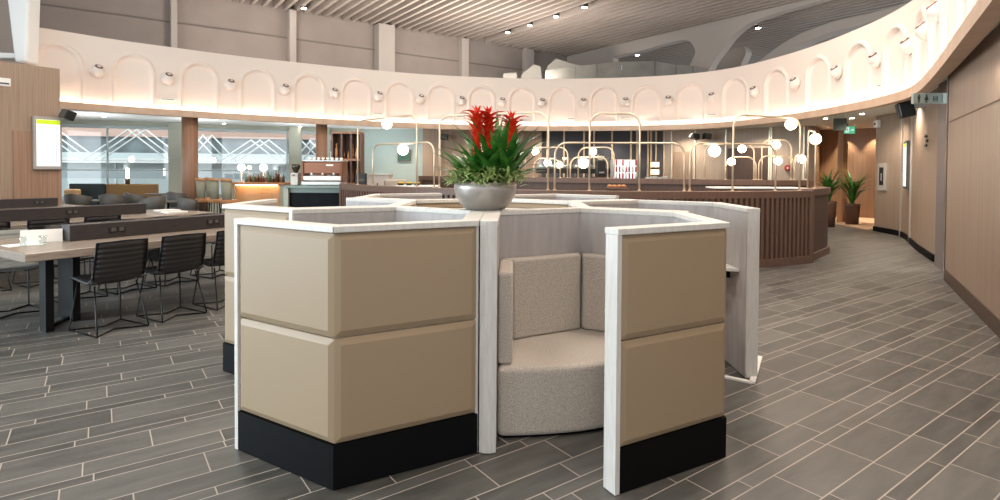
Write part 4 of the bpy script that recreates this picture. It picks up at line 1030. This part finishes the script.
# drinks cooler
ca, cb = X(615.5, 15.0), X(639, 15.0); zt_ = Z(159.5, 15.0, 627); zb_ = zt3; cw = cb-ca; o = thing('drinks_cooler', ((ca+cb)/2, 15.0, zb_), 'lit drinks cooler with two glass doors and red packs', 'fridge')
hc = zt_-zb_; MB().box((0, .45, hc/2), (cw, .5, hc)).build('cabinet', 'white_metal', o, bevel=.01); MB().box((0, .19, hc/2), (cw-.06, .01, hc-.08)).build('lit_interior', 'cooler_light', o)
for j in range(3): MB().box((0, .13, .06+j*hc*.31), (cw-.07, .1, .012)).build('shelf', 'steel', o)
for sx in (-1, 1):
    d_ = MB().box((sx*cw/4, .07, hc/2), (cw/2-.03, .008, hc-.04)).build('door', 'window_glass', o)
    MB().tube([(sx*.03, .05, hc*.3), (sx*.03, .05, hc*.7)], .008, 6).build('handle', 'steel', d_)
for j in range(3):
    for k in range(7):
        if j == 2 and k % 2: continue
        q = Vector(((ca+cb)/2-cw*.42+k*cw*.14, 15.13, zb_+.067+j*hc*.31)); tag(MB().lathe([(.026, 0), (.026, .12), (.01, .15)], q, 10).build('drink_bottle', 'red_pack' if (k+j) % 3 else 'paper', origin=q), 'small drink bottle behind the cooler glass', 'bottle', 'bottles in the drinks cooler')
# lit wall shelves
for k, y in enumerate((165, 172.5)):
    a, b = X(653.5, 20.9), X(661.5, 20.9); q = Vector(((a+b)/2, 21.1, Z(y, 20.9, 657))); o = thing('lit_display_shelf', q, 'small lit wall shelf on the dark panels, ' + ['upper one', 'lower one'][k], 'shelf')
    MB().box((0, 0, -.12), (b-a, .35, .04)).build('board', 'wood_dark', o); MB().box((0, .13, .02), (b-a, .03, .18)).build('lit_back', 'shelf_glow', o)
    MB().box((0, 0, .14), (b-a, .35, .04)).build('board', 'wood_dark', o)
# coffee machine silhouette and lights cluster near 605
q = Vector((X(606, 15.6), 15.6, 1.35)); 
o, zt4, xc4, w4 = unit('beverage_counter', 597, 607.5, 177, 14.9, .5, 'narrow dark beverage stand left of the drinks cooler', 'counter')
o = thing('drinks_dispenser', (xc4, 15.15, zt4), 'black drinks dispenser left of the cooler', 'dispenser'); MB().box((0, 0, .22), (.24, .3, .44)).build('body', 'black_plastic', o, bevel=.02); MB().box((0, -.16, .12), (.14, .05, .04)).build('drip_tray', 'steel', o); MB().lathe([(.09, .44), (.1, .6), (.05, .62)], (0, 0, 0), 16).build('tank', 'clear_glass', o)
# left inner area: sideboard, fruit trays, picture, pale chair
o, zt5, xc5, w5 = unit('white_sideboard', 366, 389, 174, 15.0, .5, 'white sideboard cabinet left of the yellow fruit trays', 'cabinet', 'white_metal', 'white_metal')
MB().box((0, -.005, zt5*.8), (.03, .012, .1)).build('handle', 'black_plastic', o)
o, zt6, xc6, w6 = unit('fruit_counter', 397, 436, 185.6, 13.0, .6, 'brown counter carrying fruit trays left of the flowers', 'counter', 'paper')
for k, x in enumerate((401, 409, 417)):
    q = Vector((X(x, 13.2), 13.2, zt6)); tag(MB().lathe([(.06, 0), (.088, .05), (.08, .05), (.05, .01)], q, 18).build('fruit_tray', 'black_plastic', origin=q), 'black tray of yellow fruit, ' + ['left', 'middle', 'right'][k] + ' one of three', 'tray')
    for j in range(6):
        a = j*PI/3; p_ = q+Vector((.045*math.cos(a), .045*math.sin(a), .055)); tag(MB().sphere(p_, .026, 10, 8).build('fruit', 'yellow_fruit', origin=p_), 'round yellow fruit in one of the three black trays', 'fruit', 'fruit in the trays')
o = thing('wall_picture', (X(402, 20.9), 21.4, Z(155, 21.2, 402)), 'dark green picture on the pale teal wall', 'picture'); MB().box((0, 0, 0), (.5, .04, .42)).build('frame', 'wood_dark', o); MB().box((0, -.025, 0), (.44, .01, .36)).build('print', 'picture_green', o)
o = thing('lounge_armchair', (X(397, 14.6), 14.6, 0), 'pale beige armchair left of the fruit trays', 'chair', .3)
MB().box((0, 0, .42), (.6, .6, .16)).build('seat', 'cushion', o, bevel=.04); MB().box((0, .3, .85), (.6, .12, .95)).build('backrest', 'seat_fabric', o, bevel=.05)
for sx in (-1, 1):
    for sy in (-1, 1): MB().tube([(sx*.25, sy*.25, .36), (sx*.27, sy*.27, 0)], .02, 6).build('leg', 'wood_dark', o)
# pillar panel between teal and brown wall handled by walls; low pale counter right
o, zt7, xc7, w7 = unit('pale_counter', 717, 806, 187.5, 11.2, .5, 'low pale topped counter behind the right brass hoops', 'counter', 'paper', 'wood_dark')
# items on serving counter: bread basket
q = Vector((X(618, 14.6), 14.3, 1.26)); o, zt8, xc8, w8 = unit('bread_stand', 610, 628, 188, 12.0, .4, 'small wooden stand with bread below the cooler', 'counter')
for k in range(4):
    p_ = Vector((xc8-.15+.1*k, 12.2, zt8+.035)); tag(MB().sphere(p_, .05, 12, 8, (1.2, .8, .7)).build('bread_roll', 'tan_leather', origin=p_), 'golden bread roll on the small wooden stand', 'bread', 'bread rolls')

# ================================================================== SIGNS AND FITTINGS ON THE RIGHT
o = thing('hanging_sign', tuple(at(840, 124.5, 14.6)), 'dark green hanging sign at the corridor entrance', 'sign', -.3); MB().box((0, 0, 0), (.3, .04, .32)).build('panel', 'sign_dark', o, bevel=.004)
for sx in (-1, 1): MB().tube([(sx*.1, 0, .16), (sx*.1, 0, 3.1-o.location.z)], .006, 6).build('hanger', 'steel', o)
o = thing('exit_sign', tuple(at(849.5, 130, 15.6)), 'lit green emergency exit sign with running figure and arrow', 'sign', -.3); MB().box((0, 0, 0), (.26, .04, .2)).build('panel', 'sign_green', o, bevel=.004)
MB().box((-.06, -.023, 0), (.09, .004, .14)).build('doorway_mark', 'screen_white', o)
mb = MB().sphere((-.055, -.028, .045), .014, 10, 6); mb.tube([(-.055, -.028, .03), (-.05, -.028, -.01), (-.075, -.028, -.05)], .008, 6); mb.tube([(-.05, -.028, -.01), (-.03, -.028, -.05)], .008, 6); mb.tube([(-.085, -.028, .01), (-.025, -.028, .02)], .006, 6); mb.build('running_figure', 'sign_green', o)
mb = MB().box((.06, -.023, 0), (.07, .004, .015)); mb.slab([(.10, -.021, .0), (.07, -.021, .03), (.07, -.021, -.03)], (0, -.004, 0)); mb.build('arrow', 'screen_white', o)
MB().tube([(0, 0, .1), (0, 0, 3.1-o.location.z)], .006, 6).build('hanger', 'steel', o)
def on_rw(px_, py_):
    d = rwc.px(px_, 1); q = rwc.at(d); t = rwc.tan(d); z = atY(px_, py_, q.y).z; return Vector((q.x, q.y, z)), math.atan2(t.y, t.x), Vector((t.y, -t.x, 0))
def fix(name, px_, py_, label, cat, off=.04):
    q, an, n = on_rw(px_, py_); return thing(name, q+n*off, label, cat, an)
# curve runs far -> near: local -y is right normal = towards the room
o = fix('wall_sensor', 878.5, 124, 'small white box sensor high on the right wall', 'sensor', .06); MB().box((0, 0, 0), (.2, .1, .2)).build('casing', 'white_metal', o, bevel=.02); MB().lathe([(.03, 0), (.02, .02)], (0, -.05, 0), 12, axis=Vector((0, -1, 0))).build('lens', 'black_plastic', o)
o = fix('fire_cabinet', 883.5, 177, 'recessed wall cabinet with dark window on the right wall', 'cabinet', .02); MB().box((0, 0, 0), (.36, .05, .72)).build('frame', 'grey_pilaster', o, bevel=.01); MB().box((0, -.03, .02), (.16, .02, .46)).build('window', 'black_plastic', o); MB().box((.02, -.045, .0), (.03, .01, .2)).build('handle', 'grey_pilaster', o)
o = fix('information_screen', 909, 165, 'narrow upright flight screen with green header on the right wall', 'screen', .04); MB().box((0, 0, 0), (.62, .08, 1.12)).build('frame', 'chair_grey', o, bevel=.01); MB().box((0, -.045, 0), (.52, .01, 1.0)).build('display', 'screen_white', o); MB().box((0, -.052, .46), (.52, .006, .08)).build('header_bar', 'screen_green', o)
for i in range(10): MB().box((0, -.051, .35-.08*i), (.4, .003, .012)).build('text_line', 'screen_grey', o)
o = fix('wall_speaker', 923, 109, 'black speaker on a grey arm high on the right wall', 'speaker', .3); o.rotation_euler.x = .2; MB().box((0, 0, 0), (.34, .26, .32)).build('cabinet', 'black_plastic', o, bevel=.03); MB().box((0, -.135, 0), (.3, .012, .28)).build('grille', 'chair_grey', o); MB().box((.05, .22, .02), (.16, .24, .1)).build('bracket', 'steel', o, bevel=.01)
for k, y in enumerate((134.5, 139, 143.5)):
    o = fix('vent_slit', 926+ (1 if k == 1 else 0), y+2, 'short dark slit on the right wall beside the grey column, ' + ['upper', 'middle', 'lower'][k], 'vent', .01); MB().box((0, 0, 0), (.16, .03, .04)).build('opening', 'black_plastic', o); MB().box((0, -.012, .03), (.17, .02, .008)).build('lip', 'grey_pilaster', o)
# washroom sign: blade sign projecting near the grey column
g0 = atY(913.5, 99, 8.6)
o = thing('washroom_sign', (atY(934, 98.5, 8.55).x, 8.55, atY(934, 98.5, 8.55).z), 'long brushed metal blade sign with washroom pictograms on the right wall', 'sign', -.05)
MB().box((.0, 0, 0), (.64, .05, .16)).build('panel', 'sign_plate', o, bevel=.004); MB().box((.55, .03, 0), (.5, .04, .16)).build('mount', 'sign_plate', o, bevel=.004)
def picto(x, kind):
    mb = MB(); y = -.029
    if kind == 0:
        mb.sphere((x, y, .05), .013, 10, 6); mb.slab([(x-.022, y, .032), (x+.022, y, .032), (x+.014, y, -.02), (x-.014, y, -.02)], (0, -.003, 0)); mb.box((x-.007, y, -.04), (.009, .004, .05)); mb.box((x+.007, y, -.04), (.009, .004, .05))
    elif kind == 1:
        mb.sphere((x, y, .05), .013, 10, 6); mb.slab([(x-.012, y, .034), (x+.012, y, .034), (x+.032, y, -.025), (x-.032, y, -.025)], (0, -.003, 0)); mb.box((x-.007, y, -.042), (.009, .004, .04)); mb.box((x+.007, y, -.042), (.009, .004, .04))
    else:
        mb.tube([(x-.03, y, .03), (x+.03, y, .03), (x+.03, y, -.04), (x-.03, y, -.04)], .005, 5, closed=True); mb.box((x, y, 0), (.04, .004, .012)); mb.box((x, y, -.02), (.04, .004, .008))
    mb.build('pictogram', 'sign_ink', o)
picto(-.24, 0); picto(-.13, 1); picto(.0, 2); MB().box((.1, -.028, 0), (.006, .004, .12)).build('divider_line', 'sign_ink', o)
# fire bell on beige wall
q = bpx(788.5); n = Vector((bd.y, -bd.x)); o = thing('fire_alarm', (q.x+n.x*.05, q.y+n.y*.05, atY(788.5, 168, q.y).z), 'round red fire alarm on the beige wall behind the hoops', 'alarm', ban)
MB().lathe([(.11, 0), (.11, .04), (.08, .06)], (0, 0, 0), 20, axis=Vector((0, -1, 0))).build('bell', 'fire_red', o); MB().lathe([(.03, .06), (.03, .075)], (0, 0, 0), 12, axis=Vector((0, -1, 0))).build('hub', 'white_metal', o)
# small downlights in the soffit
sd = None
for k, (x, y) in enumerate(((825.5, 118.5), (852, 118), (862, 114), (104, 116.5), (224, 123.5), (74, 113), (300, 126.5), (868+70, 66.5))):
    q = atz(x, y, 3.09)
    if sd is None:
        sd = thing('soffit_downlight', (0, 0, 0), 'x', 'ceiling light', 0, 'small recessed lights in the lower ceiling'); MB().lathe([(.07, 0), (.07, .012)], (0, 0, -.012), 18).build('rim', 'white_metal', sd); MB().lathe([(.05, 0), (.05, .006)], (0, 0, -.018), 18).build('lens', 'downlight_glow', sd); s_ = sd
    else: s_ = copy_tree(sd)
    s_.location = (q.x, q.y, 3.10); s_['label'] = 'small recessed light in the lower ceiling, ' + ['left of the corridor sign', 'above the corridor sign', 'right end of the corridor', 'above the second window half', 'above the bar stools', 'next to the wooden block speaker', 'above the coffee counter', 'near the washroom sign'][k]

# ================================================================== LIGHTS
def spot(loc, target, power, size=1.0, blend=.7, rad=.1, col=(1, .88, .74)):
    l = bpy.data.lights.new('spot', 'SPOT'); l.energy = power; l.spot_size = size; l.spot_blend = blend; l.shadow_soft_size = rad; l.color = col
    o = bpy.data.objects.new('lamp_or_fill_light', l); COL.objects.link(o); o.location = loc; o.rotation_euler = (Vector(target)-Vector(loc)).to_track_quat('-Z', 'Y').to_euler(); return o
def area(loc, target, power, sx, sy, col=(1, .95, .9)):
    l = bpy.data.lights.new('area', 'AREA'); l.shape = 'RECTANGLE'; l.size = sx; l.size_y = sy; l.energy = power; l.color = col
    o = bpy.data.objects.new('lamp_or_fill_light', l); COL.objects.link(o); o.location = loc; o.rotation_euler = (Vector(target)-Vector(loc)).to_track_quat('-Z', 'Y').to_euler(); return o
# corridor downlights
for x, y in ((10.95, 18.9), (11.5, 19.5), (12.0, 19.6), (12.6, 19.0), (13.1, 18.5), (10.9, 16.9)): spot((x, y, 3.05), (x, y, 0), 120, 1.3, .6, .02, (1, .8, .58))
# high ceiling lighting (rows of downlights over the lounge, some outside the frame)
for (x, y) in ((-3, 3.5), (3.6, 4.0), (0, 9.5), (-6, 9.5), (5, 12.5), (0, -1.5), (-1, 14), (4.5, 8)):
    area((x, y, 7.4), (x, y, 0), 160, 1.6, 1.6, (1, .82, .69) if x > 3 else (1, .91, .81))
# spots added under the soffit to brighten the walls and back area
for (x, y) in ((4.75, 5.6), (5.9, 7.5), (6.9, 9.0), (8.4, 11.8), (9.2, 14.0), (8.6, 18.6), (6.6, 20.2), (4.2, 20.4), (2.0, 20.4), (-.6, 20.1), (-3.4, 20.2), (-5.2, 18.7), (-8.0, 17.2), (-10.8, 15.4)):
    spot((x, y, 3.085), (x, y, 0), (110 if y < 8 else 60) if x > 4.5 and y < 11 else 120, 2.5, .8, .02, (1, .86, .7) if x > -4.5 else (1, .95, .9))
for (x, y) in ((-11.6, 15.8), (-9.2, 17.2), (-6.6, 18.6), (-4.2, 19.6)): spot((x, y, 1.9), (x, y+.6, 3.1), 60, 2.7, .9, .1, (.93, .98, 1))  # added uplights that brighten the soffit near the windows, no fixtures modelled
# unseen area lights added behind the band to brighten the slatted ceiling
for (x, y) in ((-7.2, 17.3), (-2, 20.2), (.8, 21.0), (9.0, 15.5), (8.8, 11.2), (-11, 14)):
    area((x, y, 4.6), (x+(0 if x < 6 else 2.5), y+1.5, 8), (150 if x < 2 and x > -8 else 35), 2.2, .8, (1, .9, .82))
# added cool area light out of view, standing for daylight from the left
area((-12.3, 1.0, 2.7), (0, 2.2, .9), 1150, 8.4, 3.6, (.76, .9, 1))
mb = MB()  # unseen window frame and pane, added to give the cool area light an opening
for zz in (.75, 4.65): mb.box((-12.6, 1, zz), (.16, 9, .16))
for yy in (-3.5, -.5, 2.5, 5.5): mb.box((-12.6, yy, 2.7), (.16, .1, 4))
struct(mb, 'window_5', 'ext_pale'); g = MB().box((-12.6, 1, 2.7), (.02, 9, 3.8)).build('window_5_glass', 'window_glass'); tag(g, kind='structure')
mb = MB().box((-12.6, 1, .34), (.3, 14, .68)).box((-12.6, -4.8, 2.8), (.3, 2.4, 4.2)).box((-12.6, 6.8, 2.8), (.3, 2.4, 4.2)).box((-12.6, 1, 6.3), (.3, 14, 3.1)); struct(mb, 'added_wall_left', 'grey_wall')  # unseen wall added around that window
sl_ = bpy.data.lights.new('sun', 'SUN'); sl_.energy = 1.1; sl_.angle = .3; so_ = bpy.data.objects.new('sun', sl_); COL.objects.link(so_); so_.rotation_euler = Vector((-.15, .62, -.77)).to_track_quat('-Z', 'Y').to_euler()
wd_ = bpy.data.worlds.new('world'); SC.world = wd_; wd_.use_nodes = True; bg = wd_.node_tree.nodes['Background']; bg.inputs[0].default_value = (.93, .96, 1, 1); bg.inputs[1].default_value = 1.35
SC.view_settings.view_transform = 'Standard'; SC.view_settings.look = 'None'; SC.view_settings.gamma = 1; SC.view_settings.exposure = .75; SC.view_settings.use_curve_mapping = False
